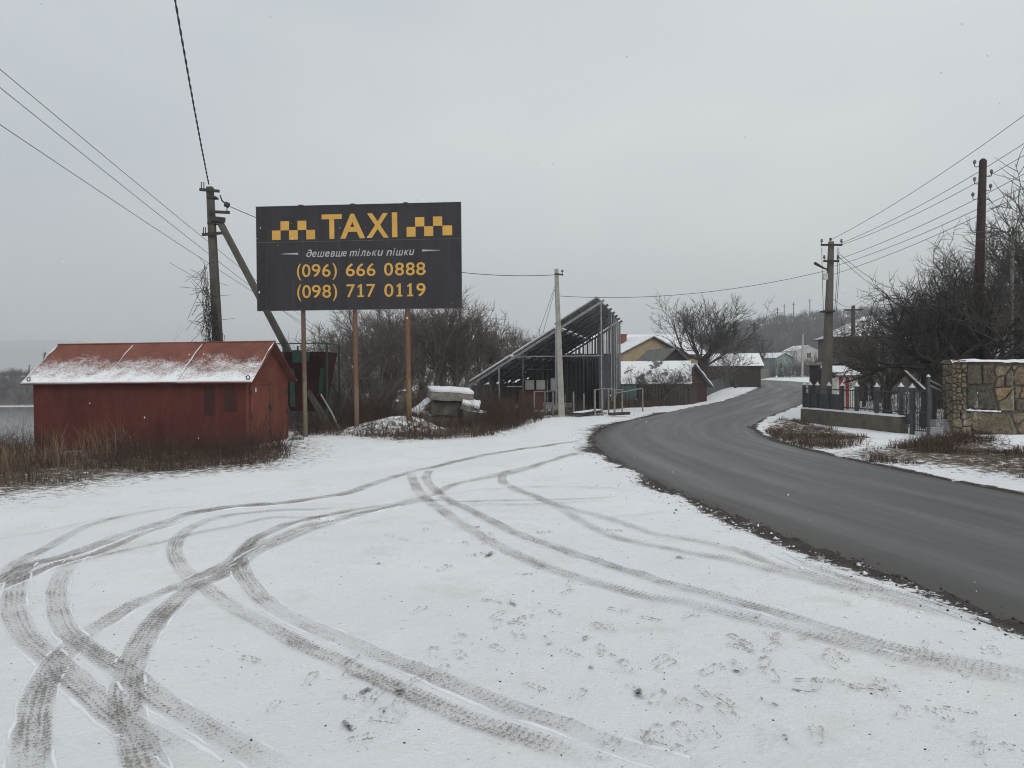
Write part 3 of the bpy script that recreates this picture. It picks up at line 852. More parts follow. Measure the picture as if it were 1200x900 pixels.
for ti, (pp, wd, stg) in enumerate(TRACKS):
    c = catmull([tuple(G(a, b)[:2]) for a, b in pp], 0.045)
    wd *= 0.88; stg *= 0.68
    t = np.gradient(c, axis=0); t /= np.linalg.norm(t, axis=1, keepdims=True) + 1e-9
    nrm = np.stack([t[:, 1], -t[:, 0]], -1)
    ar = np.concatenate([[0], np.cumsum(np.linalg.norm(np.diff(c, axis=0), axis=1))])
    nc = 7
    uu = np.linspace(0, 1, nc)
    wv = wd * (1 + 0.12 * fbm(ar, ar * 0 + ti, 0.6, 40))
    XY = c[:, None, :] + nrm[:, None, :] * ((uu[None, :] - 0.5) * wv[:, None])[..., None]
    zz = gfull(XY[..., 0], XY[..., 1]) + 0.006 + 0.0006 * ti + 0.006 * (np.abs(uu - 0.5) > 0.4)[None, :]
    V = np.concatenate([XY, zz[..., None]], -1)
    idx = np.arange(len(c) * nc).reshape(len(c), nc)
    q = np.stack([idx[:-1, :-1], idx[:-1, 1:], idx[1:, 1:], idx[1:, :-1]], -1).reshape(-1, 4)
    me = np_mesh('tyre_track', V, q, mat=M_track)
    uvl = me.uv_layers.new(name='tread')
    li = np.empty(len(me.loops), np.int32); me.loops.foreach_get('vertex_index', li)
    uvl.data.foreach_set('uv', np.stack([np.tile(uu, len(c)), np.repeat(ar, nc)], -1)[li].astype(np.float32).ravel())
    s_ = stg * (0.8 + 0.9 * fbm(ar, ar * 0 + 3 * ti, 1.4, 50)) * sstep(0, 0.8, ar) * sstep(0, 0.8, ar[-1] - ar)
    at = me.attributes.new('strength', 'FLOAT', 'POINT'); at.data.foreach_set('value', np.repeat(s_, nc).astype(np.float32))
    np_obj('tyre_track', me, ground)
    # crumbled ridges of pushed-up snow along both shoulders
    if stg > 0.25:
        kk = c[:, 1] < 11
        for sd in (-1, 1):
            cc_ = (c + nrm * (sd * (0.5 * wv + 0.004))[:, None])[kk]
            if len(cc_) < 8: continue
            aa = ar[kk]
            rr_ = np.clip(0.006 + 0.022 * fbm(aa, aa * 0 + 7 * ti + sd, 0.22, 90), 0.0008, 0.014)
            cc_ = cc_ + nrm[kk] * (0.02 * fbm(aa, aa * 0 + ti, 0.15, 95))[:, None]
            pz = gfull(cc_[:, 0], cc_[:, 1]) + 0.001
            v_, q_ = tubes_np(np.column_stack([cc_, pz])[None], rr_[None], 6)
            np_obj('snow_ridge', np_mesh('snow_ridge', v_, q_, mat=M_snow_cap), ground)

def print_mat():
    m, n, l, b = new_mat('soil showing in shoe print')
    uv = n.new('ShaderNodeUVMap'); uv.uv_map = 'sole'
    oi = n.new('ShaderNodeObjectInfo')
    sx = n.new('ShaderNodeSeparateXYZ'); l.new(uv.outputs['UV'], sx.inputs[0])
    cb = n.new('ShaderNodeCombineXYZ'); l.new(math_node(n, l, 'MULTIPLY', oi.outputs['Random'], 80.0), cb.inputs[0]); l.new(math_node(n, l, 'MULTIPLY', oi.outputs['Random'], 31.0), cb.inputs[1])
    tc = n.new('ShaderNodeTexCoord')
    va = n.new('ShaderNodeVectorMath'); l.new(tc.outputs['Object'], va.inputs[0]); l.new(cb.outputs[0], va.inputs[1])
    f = noise_node(n, l, 26, 4, 0.7, vec=va.outputs[0])
    f2 = noise_node(n, l, 7, 2, 0.5, vec=va.outputs[0])
    s = math_node(n, l, 'ADD', math_node(n, l, 'SUBTRACT', f, 0.5), math_node(n, l, 'MULTIPLY', math_node(n, l, 'SUBTRACT', f2, 0.5), 1.6))
    s = math_node(n, l, 'ADD', s, math_node(n, l, 'MULTIPLY', math_node(n, l, 'SUBTRACT', oi.outputs['Random'], 0.84), 0.5))
    s = math_node(n, l, 'SUBTRACT', s, math_node(n, l, 'MULTIPLY', math_node(n, l, 'GREATER_THAN', sx.outputs['X'], 0.78), 0.4))
    r = ramp(n, 0.0, 0.07); l.new(s, r.inputs['Fac'])
    al = math_node(n, l, 'MULTIPLY', r.outputs['Color'], 0.78)
    c = mixc(n, l, al, (0.66, 0.67, 0.69), (0.15, 0.12, 0.09))
    l.new(c, b.inputs['Base Color'])
    ed = math_node(n, l, 'MULTIPLY', math_node(n, l, 'SUBTRACT', 1.0, sx.outputs['X']), 6.0, True)
    l.new(math_node(n, l, 'MAXIMUM', math_node(n, l, 'MULTIPLY', al, ed), math_node(n, l, 'MULTIPLY', ed, 0.06)), b.inputs['Alpha'])
    b.inputs['Roughness'].default_value = 0.9
    b.inputs['Specular IOR Level'].default_value = 0.1
    bump_to(n, l, b, f, 0.012, 0.7)
    return m
M_print = print_mat()
def sole_mesh():
    outl = [(0, -0.145), (0.03, -0.14), (0.04, -0.11), (0.036, -0.05), (0.038, 0.0), (0.05, 0.06), (0.05, 0.10), (0.035, 0.14), (0.0, 0.155), (-0.032, 0.14), (-0.044, 0.10), (-0.043, 0.05), (-0.032, 0.0), (-0.031, -0.05), (-0.038, -0.11), (-0.028, -0.14)]
    V, UV, F_ = [], [], []
    rings = (0.0, 0.4, 0.75, 0.92, 1.12)
    hs = (0.001, 0.001, 0.002, 0.011, 0.0)
    for r_, h_ in zip(rings, hs):
        for k, (x, y) in enumerate(outl):
            V.append((x * r_ + (0.0 if r_ < .9 else 0.004 * math.sin(k * 2.3)), y * r_ if r_ < 1 else y + 0.014 * (1 if y > 0 else -1), 0.006 + h_)); UV.append((r_ / 1.12, 0))
    n_ = len(outl)
    for a in range(len(rings) - 1):
        for k in range(n_):
            k2 = (k + 1) % n_
            if a == 0: F_.append((0, n_ + k, n_ + k2))
            else: F_.append((a * n_ + k, a * n_ + k2, (a + 1) * n_ + k2, (a + 1) * n_ + k))
    me = bpy.data.meshes.new('footprint'); me.from_pydata(V, [], F_); me.materials.append(M_print)
    ul = me.uv_layers.new(name='sole')
    for lp in me.loops: ul.data[lp.index].uv = UV[lp.vertex_index]
    me.polygons.foreach_set('use_smooth', [True] * len(me.polygons))
    return me
SOLE = sole_mesh()
def faint_mat():
    m, n, l, b = new_mat('faint dent of a shoe in snow')
    uv = n.new('ShaderNodeUVMap'); uv.uv_map = 'sole'
    oi = n.new('ShaderNodeObjectInfo')
    sx = n.new('ShaderNodeSeparateXYZ'); l.new(uv.outputs['UV'], sx.inputs[0])
    cb = n.new('ShaderNodeCombineXYZ'); l.new(math_node(n, l, 'MULTIPLY', oi.outputs['Random'], 90.0), cb.inputs[0])
    tc = n.new('ShaderNodeTexCoord')
    va = n.new('ShaderNodeVectorMath'); l.new(tc.outputs['Object'], va.inputs[0]); l.new(cb.outputs[0], va.inputs[1])
    f = noise_node(n, l, 30, 4, 0.7, vec=va.outputs[0])
    ring = math_node(n, l, 'SUBTRACT', 1.0, math_node(n, l, 'MULTIPLY', math_node(n, l, 'ABSOLUTE', math_node(n, l, 'SUBTRACT', sx.outputs['X'], 0.76)), 6.0), True)
    s = math_node(n, l, 'ADD', math_node(n, l, 'MULTIPLY', ring, 0.30), math_node(n, l, 'MULTIPLY', math_node(n, l, 'SUBTRACT', f, 0.5), 2.4))
    r = ramp(n, 0.22, 0.36); l.new(s, r.inputs['Fac'])
    ed = math_node(n, l, 'MULTIPLY', math_node(n, l, 'SUBTRACT', 1.0, sx.outputs['X']), 6.0, True)
    l.new(math_node(n, l, 'MULTIPLY', math_node(n, l, 'MULTIPLY', r.outputs['Color'], ed), 0.62), b.inputs['Alpha'])
    b.inputs['Base Color'].default_value = (0.30, 0.265, 0.225, 1)
    b.inputs['Roughness'].default_value = 0.9
    return m
SOLE_FAINT = SOLE.copy(); SOLE_FAINT.materials.clear(); SOLE_FAINT.materials.append(faint_mat())
rp = random.Random(5)
PATHS = [([(520, 890), (470, 850), (420, 806), (500, 770), (640, 690), (560, 650), (480, 620)], 1), ([(372, 868), (330, 800), (262, 758)], 1),
         ([(730, 820), (720, 800), (665, 700), (590, 650), (540, 625)], 1), ([(890, 880), (830, 855), (745, 840), (690, 800), (650, 760), (600, 725), (560, 690)], 1),
         ([(1170, 890), (1100, 855), (1040, 830), (960, 790), (900, 770), (860, 745)], 1), ([(1160, 870), (1090, 845), (1010, 790), (950, 770), (890, 730)], 1),
         ([(880, 900), (820, 880), (760, 850), (700, 830)], 1), ([(950, 870), (900, 850), (860, 830), (810, 790), (780, 740)], 1)]
spots = []
for pp, _ in PATHS:
    c = catmull([tuple(G(a, b)[:2]) for a, b in pp], 0.36)
    for i in range(len(c) - 1):
        d = c[i + 1] - c[i]; d = d / (np.linalg.norm(d) + 1e-9)
        sgn = 1 if i % 2 else -1
        spots.append((c[i][0] - d[1] * 0.10 * sgn + rp.uniform(-.1, .1), c[i][1] + d[0] * 0.10 * sgn + rp.uniform(-.1, .1), rp.gauss(0.1, 0.45)))
for _ in range(105):
    g = G(rp.uniform(400, 1180), 600 + 295 * rp.random() ** 0.8); spots.append((g.x, g.y, rp.gauss(0, 0.7)))
for x, y, a in spots:
    if abs(float(road_sd(np.array([x]), np.array([y]))[0])) < 0.4: continue
    if rp.random() < 0.15: continue
    o = bpy.data.objects.new('footprint', SOLE if rp.random() < 0.30 else SOLE_FAINT); link(o, ground)
    e = 0.1
    z0 = float(gfull(np.array([x]), np.array([y]))[0])
    zx = float(gfull(np.array([x + e]), np.array([y]))[0]); zy = float(gfull(np.array([x]), np.array([y + e]))[0])
    o.location = (x, y, z0)
    o.rotation_mode = 'QUATERNION'
    nrm = Vector((-(zx - z0) / e, -(zy - z0) / e, 1)).normalized()
    o.rotation_quaternion = Vector((0, 0, 1)).rotation_difference(nrm) @ Matrix.Rotation(a, 3, 'Z').to_quaternion()
    s_ = rp.uniform(0.55, 0.78); o.scale = (s_ * rp.uniform(0.9, 1.25), s_, 1)

# ================================================================== OBJECTS
def noisy_box(size, seed, amp=0.03, cuts=4, taper=0.0):
    """rough block: subdivided box with uneven faces, centred on x/y, base at z 0"""
    import bmesh
    from mathutils import noise as mn
    bm = bmesh.new()
    bmesh.ops.create_cube(bm, size=1.0)
    bmesh.ops.subdivide_edges(bm, edges=list(bm.edges), cuts=cuts, use_grid_fill=True)
    for v in bm.verts:
        c = v.co.copy()
        k = 1.0 - taper * (c.z + 0.5)
        p = Vector((c.x * size[0] * k, c.y * size[1] * k, (c.z + 0.5) * size[2]))
        nz = mn.noise_vector(p * 2.3 + Vector((seed * 3.1, seed, 0))) + 0.5 * mn.noise_vector(p * 6.0 + Vector((0, seed, 5)))
        edge = sum(abs(abs(t) - 0.5) < 1e-4 for t in c)
        p += nz * amp * (1.0 + 0.5 * (edge > 1))
        if edge > 1: p -= Vector((c.x * size[0], c.y * size[1], c.z * size[2])) * 0.02
        v.co = p
    vs_ = [tuple(v.co) for v in bm.verts]
    for i, v in enumerate(bm.verts): v.index = i
    fs_ = [tuple(v.index for v in f.verts) for f in bm.faces]
    bm.free()
    m = MB(); m.add(vs_, fs_)
    return m

# ------------------------------------------------------------------ red garage
GA = thing('metal_garage', (-7.15, 20.7, -0.34), 'low maroon sheet-metal garage with snow-dusted red roof beside dry grass', 'garage', rot=math.atan2(-0.8, 6.25))
GL, GW, GE, GR_ = 6.3, 2.6, 2.06, 3.04
xs_ = [-6.3, -4.35, -2.2, 0.0]
for i in range(3):
    m = MB(); dz = (0, 0.006, 0.002)[i]
    m.box((xs_[i] + 0.004, -0.012 - dz, -0.1), (xs_[i + 1] - 0.004, 0.03 - dz, GE - 0.02))
    m.build('wall_sheet', M_gar_wall, GA, local=True)
    if i:
        m = MB(); m.box((xs_[i] - 0.03, -0.026, -0.1), (xs_[i] + 0.03, -0.0185, GE - 0.03)); m.build('seam_strip', M_gar_wall, GA, local=True)
m = MB(); m.box((-6.3, GW - 0.03, -0.1), (0, GW, GE - 0.02)); m.build('wall_sheet', M_gar_wall, GA, local=True)
for x0, x1, z0, z1 in ((-1.22, -0.90, 0.98, 1.76), (-0.64, -0.28, 1.10, 1.74)):
    m = MB(); m.box((x0, -0.019, z0), (x1, -0.0125, z1)); o = m.build('patch', M_gar_patch, GA, local=True)
    o['label'] = 'dark overpainted patch on the long wall'
for xx in (-6.3, 0.0):
    m = MB()
    m.poly_prism([(xx - (0.03 if xx == 0 else 0), 0.035, -0.1), (xx - (0.03 if xx == 0 else 0), GW - 0.035, -0.1), (xx - (0.03 if xx == 0 else 0), GW - 0.035, GE - 0.02), (xx - (0.03 if xx == 0 else 0), GW / 2, GR_ - 0.05), (xx - (0.03 if xx == 0 else 0), 0.035, GE - 0.02)], (0.03, 0, 0))
    m.build('gable_sheet', M_gar_door if xx == 0 else M_gar_wall, GA, local=True)
# corner angle irons and doors
for yy in (0.0, GW):
    m = MB(); m.box((-0.02, yy - 0.03, -0.1), (0.012, yy + 0.03, GE)); m.build('corner_post', M_gar_door, GA, local=True)
for y0, y1 in ((0.14, 1.30), (1.33, 2.48)):
    m = MB(); m.box((0.012, y0, 0.02), (0.042, y1, 1.90))
    dl = m.build('door', M_gar_door, GA, local=True)
    hy = y0 + 0.02 if y0 < 1 else y1 - 0.02
    for hz in (0.35, 1.0, 1.6):
        m = MB(); m.tube([(0.055, hy, hz - 0.08), (0.055, hy, hz + 0.08)], 0.022, 6); m.build('hinge', M_iron, dl, local=True)
    for zz in (0.06, 1.86):
        m = MB(); m.box((0.0425, y0 + 0.03, zz - 0.03), (0.056, y1 - 0.03, zz + 0.03)); m.build('door_rail', M_gar_door, dl, local=True)
    if y0 < 1:
        m = MB(); m.box((0.0425, 1.20, 1.18), (0.075, 1.42, 1.24)); m.box((0.0425, 1.26, 1.08), (0.09, 1.36, 1.18)); m.build('lock', M_iron, dl, local=True)
        m = MB(); m.box((0.0425, 1.25, 0.42), (0.07, 1.38, 0.50)); m.build('latch', M_iron, dl, local=True)
        m = MB(); m.box((0.0425, 1.285, 0.03), (0.05, 1.325, 1.88)); m.build('cover_strip', M_iron, dl, local=True)
        m = MB(); m.box((0.0425, 0.40, 1.62), (0.046, 0.48, 1.74)); m.build('paper_notice', M_white, dl, local=True)
# roof
OV, OG = 0.20, 0.24
sl = (GR_ - GE) / (GW / 2)
def roof_pt(x, t, side, up=0.0):
    """t 0 at the ridge, 1 at the eave edge"""
    y = GW / 2 - side * (GW / 2 + OV) * t
    z = GR_ - sl * (GW / 2 + OV) * t
    return (x, y - side * up * 0.6, z + up * 0.8)
rx = [-6.3 - OG, -4.1, -1.95, 0 + OG]
for side in (1, -1):
    for i in range(3):
        m = MB(); n_ = 6
        up = 0.0 if i != 1 else 0.012
        ex = 0.05 if i == 1 else 0
        x0, x1 = rx[i] - ex, rx[i + 1] + ex
        vs_, fs_ = [], []
        for k in range(n_ + 1):
            for xx in np.linspace(x0, x1, 7):
                vs_.append(roof_pt(xx, k / n_, side, up + 0.008 * float(vnoise(xx * 2, k, 1.0, i + 3))))
        for k in range(n_):
            for j in range(6): fs_.append((k * 7 + j, k * 7 + j + 1, (k + 1) * 7 + j + 1, (k + 1) * 7 + j) if side < 0 else (k * 7 + j, (k + 1) * 7 + j, (k + 1) * 7 + j + 1, k * 7 + j + 1))
        n0 = len(vs_)
        vs2 = [(x, y, z - 0.03) for x, y, z in vs_]
        m.add(vs_, fs_); m.add(vs2, [f[::-1] for f in fs_])
        # rim
        per = list(range(0, 7)) + [k * 7 + 6 for k in range(1, n_ + 1)] + [n_ * 7 + j for j in range(5, -1, -1)] + [k * 7 for k in range(n_ - 1, 0, -1)]
        m.f += [(per[a], per[(a + 1) % len(per)], per[(a + 1) % len(per)] + n0, per[a] + n0) for a in range(len(per))]; m.mi += [0] * len(per)
        o = m.build('roof_sheet', M_gar_roof, GA, local=True, smooth=False)
    # packed snow along the eave and seams
    m = MB(); pts = [roof_pt(x, 0.985, side, 0.012) for x in np.linspace(-6.3 - OG + 0.02, OG - 0.02, 60)]
    m.tube(pts, [0.028 + 0.012 * float(vnoise(p[0], 0, 0.3, 4)) for p in pts], 6); m.build('eave_snow', M_snow_cap, GA, local=True, smooth=True)
    for xx in (rx[0] + 0.03, rx[1], rx[2], rx[3] - 0.04):
        pts = [roof_pt(xx + 0.012 * math.sin(t * 17), t, side, 0.016) for t in np.linspace(0.05 if xx in (rx[1], rx[2]) else 0.02, 0.98, 24)]
        m = MB(); m.tube(pts, [0.006 + 0.030 * max(0, float(vnoise(p[2] * 3, xx, 0.5, 4)) + 0.08) * (1.0 if xx in (rx[1], rx[2]) else 1.5) for p in pts], 5)
        m.build('seam_snow', M_snow_cap, GA, local=True, smooth=True)
m = MB(); m.tube([(x, GW / 2, GR_ + 0.008) for x in np.linspace(-6.3 - OG, OG, 12)], 0.026, 6); m.build('ridge_bar', M_gar_roof, GA, local=True)
for xx in (-6.3 - OG + 0.20, OG - 0.14):
    m = MB(); c = roof_pt(xx, 0.93, 1, 0.05)
    m.tube([(c[0] + 0.05 * math.cos(a), c[1], c[2] + 0.05 * math.sin(a)) for a in np.linspace(0, 6.28, 11)], 0.014, 5)
    m.build('lifting_eye', M_iron, GA, local=True)

# ------------------------------------------------------------------ billboard
BX, BY = -4.465, 22.5
BB = thing('billboard', (BX, BY, 0.0), 'large charcoal TAXI billboard with yellow lettering on three rusty posts', 'billboard', rot=math.atan2(-0.4, 6.05))
BW, B0, B1 = 6.06, 3.65, 6.70
m = MB(); m.box((-BW / 2, 0, B0), (BW / 2, 0.04, B1)); pan = m.build('panel', M_panel, BB, local=True)
m = MB()
m.box((-BW / 2, -0.004, B0 + (B1 - B0) * 0.655), (BW / 2, -0.0005, B0 + (B1 - B0) * 0.659))
m.build('sheet_joint', M_back, pan, local=True)
for a, b in (((-BW / 2 - 0.012, -0.012, B0 - 0.012), (BW / 2 + 0.012, 0.05, B0)), ((-BW / 2 - 0.012, -0.012, B1), (BW / 2 + 0.012, 0.05, B1 + 0.012)),
             ((-BW / 2 - 0.012, -0.012, B0), (-BW / 2, 0.05, B1)), ((BW / 2, -0.012, B0), (BW / 2 + 0.012, 0.05, B1))):
    m = MB(); m.box(a, b); m.build('edge_trim', M_back, pan, local=True)
def bu(zx): return -BW / 2 + (zx - 92) / 1030.0 * BW
def bv(zy): return B1 - (zy - 91) / 516.0 * (B1 - B0)
def text_fit(body, zx0, zx1, zy0, zy1, mat, off=0.0, shear=0.0, name='lettering', proud=0.006):
    cu = bpy.data.curves.new(name, 'FONT'); cu.body = body; cu.offset = off; cu.shear = shear; cu.resolution_u = 6
    to = bpy.data.objects.new(name, cu); COL.objects.link(to)
    dg = bpy.context.evaluated_depsgraph_get()
    me = bpy.data.meshes.new_from_object(to.evaluated_get(dg))
    bpy.data.objects.remove(to)
    co = np.empty(len(me.vertices) * 3, np.float32); me.vertices.foreach_get('co', co); co = co.reshape(-1, 3)
    lo, hi = co.min(0), co.max(0)
    x = bu(zx0) + (co[:, 0] - lo[0]) / (hi[0] - lo[0]) * (bu(zx1) - bu(zx0))
    z = bv(zy1) + (co[:, 1] - lo[1]) / (hi[1] - lo[1]) * (bv(zy0) - bv(zy1))
    nv = np.stack([x, np.full_like(x, -proud), z], -1).astype(np.float32)
    me.vertices.foreach_set('co', nv.ravel()); me.materials.clear(); me.materials.append(mat); me.update()
    me.name = name
    o = np_obj(name, me, pan)
    return o
text_fit('T', 425, 527, 136, 257, M_yellow, 0.028)
text_fit('A', 518, 644, 135, 257, M_yellow, 0.028)
text_fit('X', 652, 762, 135, 256, M_yellow, 0.028)
text_fit('I', 779, 806, 133, 255, M_yellow, 0.028)
def xh(body, a, b, tall=False): text_fit(body, a, b, 308 if tall else 318, 345, M_offwhite, 0.006, 0.28)
xh('\u2202', 345, 374, True); xh('e', 374, 397); xh('\u0448', 400, 438); xh('e', 440, 463); xh('\u0432', 467, 491); xh('\u0448', 493, 530); xh('e', 529, 549)
xh('m', 563, 602); xh('\u0456', 604, 618, True); xh('\u043b', 619, 647); xh('b', 649, 671); xh('\u043a', 676, 703); xh('u', 705, 734)
xh('n', 749, 778); xh('\u0456', 781, 795, True); xh('\u0448', 796, 835); xh('\u043a', 837, 863); xh('u', 864, 890)
def digit_one(zx0, zx1, zy0, zy1):
    cxm = (zx0 + zx1) / 2 + 1; w_ = 6
    pts = [(cxm - w_, zy1 - 8), (cxm - w_, zy0 + 13), (zx0 + 1, zy0 + 19), (zx0 + 1, zy0 + 10), (cxm - 2, zy0), (cxm + w_, zy0), (cxm + w_, zy1 - 8), (zx1, zy1 - 8), (zx1, zy1), (zx0, zy1), (zx0, zy1 - 8)]
    m = MB(); m.add([(bu(a), -0.006, bv(b)) for a, b in pts], [tuple(range(len(pts)))]); m.build('lettering', M_yellow, pan, local=True)
for row, y0_, y1_ in (('(296,318)0(322,365)9(371,416)6(424,467))(476,499)6(544,590)6(597,642)6(650,694)0(737,782)8(792,837)8(846,891)8(898,944)', 380, 444),
                      ('((296,318)0(322,366)9(371,416)8(424,468))(476,499)7(547,590)1(602,634)7(648,693)0(737,783)1(798,828)1(852,882)9(898,944)', 483, 548)):
    if not row.startswith('(('): row = '(' + row
    i_ = 0
    while i_ < len(row):
        ch = row[i_]; j_ = row.index(')', i_ + 2)
        a_, b_ = (float(t) for t in row[i_ + 2:j_].split(','))
        if ch == '1': digit_one(a_, b_, y0_, y1_ - 1)
        else: text_fit(ch, a_, b_, y0_ - (3 if ch in '()' else 0), y1_ + (15 if ch in '()' else 0), M_yellow, 0.010)
        i_ = j_ + 1
sq = [(171, 210, 44, 47), (258, 210, 45, 47), (346, 210, 45, 47), (215, 165, 44, 45), (302, 164, 45, 46),
      (852, 206, 45, 48), (940, 205, 45, 48), (1031, 203, 48, 48), (895, 159, 46, 46), (984, 158, 46, 46)]
for x, y, w_, h_ in sq:
    m = MB(); m.add([(bu(x), -0.006, bv(y + h_)), (bu(x + w_), -0.006, bv(y + h_)), (bu(x + w_), -0.006, bv(y)), (bu(x), -0.006, bv(y))], [(0, 1, 2, 3)])
    m.build('checker_square', M_yellow, pan, local=True)
for a, b, thick_left in ((216, 303, False), (928, 1018, True)):
    m = MB(); ym = 327 if a < 500 else 323
    t0, t1 = (0.8, 4.5) if not thick_left else (4.5, 0.8)
    m.add([(bu(a), -0.006, bv(ym + t0)), (bu(b), -0.006, bv(ym + t1)), (bu(b), -0.006, bv(ym - t1)), (bu(a), -0.006, bv(ym - t0))], [(0, 1, 2, 3)])
    m.build('dash', M_offwhite, pan, local=True)
for (fr, mt, r_, bz) in ((0.219, M_post_a, 0.068, -0.12), (0.475, M_post_b, 0.072, -0.1), (0.733, M_post_c, 0.076, -0.1)):
    x = -BW / 2 + fr * BW
    m = MB(); m.tube([(x + 0.03, 0.12, bz - 0.2), (x + 0.01, 0.125, 1.8), (x, 0.13, B0 + 0.5), (x, 0.13, B1 + 0.05)], [r_, r_, r_ * 0.96, r_ * 0.94], 12)
    po = m.build('post', mt, BB, local=True, smooth=True)
    m = MB(); m.box((x - 0.09, 0.055, B0 + 0.15), (x + 0.09, 0.24, B0 + 0.2)); m.build('clamp', M_iron, po, local=True)
    m = MB(); m.box((x - 0.09, 0.055, B1 - 0.25), (x + 0.09, 0.24, B1 - 0.2)); m.build('clamp', M_iron, po, local=True)
    m = MB(); m.box((x - 0.06, -0.02, B1 + 0.0125), (x + 0.06, 0.06, B1 + 0.035)); m.build('hook', M_iron, po, local=True)
for zz in (B0 + 0.3, (B0 + B1) / 2, B1 - 0.3):
    m = MB(); m.beam((-BW / 2 + 0.05, 0.065, zz), (BW / 2 - 0.05, 0.065, zz), 0.05, 0.05); m.build('cross_rail', M_iron, BB, local=True)

# ------------------------------------------------------------------ utility poles and wires
def insulator(m, p, h=0.16):
    p = Vector(p)
    m.tube([p, p + Vector((0, 0, h * 0.45))], 0.014, 6)
    m.tube([p + Vector((0, 0, h * t)) for t in (0.4, 0.45, 0.62, 0.7, 0.9, 1.0)], [0.03, 0.055, 0.05, 0.035, 0.045, 0.02], 8)

def wire(label, p, q, sag, r=0.012, n=24, group=None, twist=False):
    p, q = Vector(p), Vector(q)
    r = r * 0.72
    pts = []
    for i in range(n + 1):
        t = i / n
        pts.append(p.lerp(q, t) - Vector((0, 0, 4 * sag * t * (1 - t))))
    m = MB(); c = p.copy()
    if twist:
        fine = []
        for i in range(len(pts) - 1):
            for k in range(6): fine.append(pts[i].lerp(pts[i + 1], k / 6))
        for ph in (0, math.pi):
            m.tube([a + Vector((math.cos(i * 0.9 + ph) * r * 0.9, 0, math.sin(i * 0.9 + ph) * r * 0.9)) for i, a in enumerate(fine)], r, 5)
    else:
        m.tube(pts, r, 5)
    o = m.build('overhead_wire', M_wire, off=c); o.location = c
    return tag(o, label, 'wire', group)

# left pole with brace
pb, pt = P(261, 505, 26.0), P(246, 219, 26.0)
pb.z = float(gz(pb.x, pb.y)) - 0.3
LP = thing('utility_pole', (pb.x, pb.y, pb.z), 'dark concrete utility pole with diagonal brace behind the maroon garage', 'utility pole')
m = MB(); m.beam(pb, pt, 0.34, 0.30, 0.21, 0.19, up=(0, 1, 0)); add_bevel(m.build('pole', M_pole_conc, LP), 0.02)
b0, b1 = P(256, 257, 26.05), P(392, 500, 25.6)
b1.z = float(gz(b1.x, b1.y)) - 0.3
m = MB(); m.beam(b1, b0, 0.22, 0.20, 0.20, 0.18); br = m.build('brace', M_pole_conc, LP); add_bevel(br, 0.02)
m = MB(); m.beam(P(247, 256, 25.85), P(264, 258, 25.95), 0.09, 0.16); m.build('brace_collar', M_iron, br)
for (a, b, pins) in (((234, 222), (257, 224), (236, 239)), ((246, 248), (269, 249), (266,)), ((237, 275), (260, 273), (238.5, 241))):
    m = MB(); m.beam(P(a[0], a[1], 25.8), P(b[0], b[1], 25.8), 0.07, 0.09); ca = m.build('crossarm', M_iron, LP)
    for px in pins:
        m = MB(); q_ = P(px, a[1] - 1, 25.8); m.tube([q_, q_ + Vector((0, 0, 0.22))], 0.016, 6); m.build('pin', M_iron, ca)
m = MB(); m.tube([P(258, 229, 25.9), P(260, 235, 25.8), P(266, 240, 25.8)], 0.025, 6); m.tube([P(264, 239, 25.8), P(268, 241, 25.8)], 0.09, 8); m.build('anchor_clamp', M_iron, LP)
for zz in (262, 232):
    m = MB(); c_ = P(249.5, zz, 26); m.box((c_.x - 0.14, c_.y - 0.14, c_.z - 0.03), (c_.x + 0.14, c_.y + 0.14, c_.z + 0.03)); m.build('band', M_iron, LP)

wire('thick twisted cable dropping steeply from the top edge to the dark braced pole', P(150, -330, 10), P(245, 217, 25.9), 0.25, 0.02, twist=True)
wire('cable from the braced pole passing behind the billboard to the pale thin pole', P(267, 241, 25.8), P(651, 322, 30.3), 0.75, 0.018, n=40)
for lb, a, b in (('topmost of the three thin wires crossing the sky at upper left', (-80, 14), (420, 420)),
                 ('middle one of the three thin wires crossing the sky at upper left', (-80, 38), (420, 428)),
                 ('lowest of the three thin wires crossing the sky at upper left', (-80, 92), (420, 416))):
    wire(lb, P(a[0], a[1], 17), P(b[0], b[1], 62), 0.25, 0.013, n=30, group='thin wires at upper left')

# pale thin pole in front of the solar array
pb, pt = GD(658, 29.8), P(652, 315, 29.8)
MP = thing('utility_pole', (pb.x, pb.y, pb.z - 0.3), 'pale thin concrete pole standing in front of the tall solar array', 'utility pole')
m = MB(); m.beam((pb.x, pb.y, pb.z - 0.3), pt, 0.26, 0.24, 0.15, 0.14, up=(0, 1, 0)); add_bevel(m.build('pole', M_concrete_pale, MP), 0.02)
m = MB(); m.beam(P(650, 321, 29.75), P(660, 322, 29.75), 0.06, 0.06); ca = m.build('bracket', M_iron, MP)
m = MB(); insulator(m, P(659, 321, 29.75)); m.build('insulator', M_porcelain, ca)
for k, q_ in enumerate(((630, 392), (634, 398))):
    wire(('left', 'right')[k] + ' strand of the stay pair sloping from the pale pole to the array', P(651, 333 + 3 * k, 29.8), P(q_[0], q_[1], 33.6), 0.05, 0.011, n=8, group='stay wires of the pale pole')

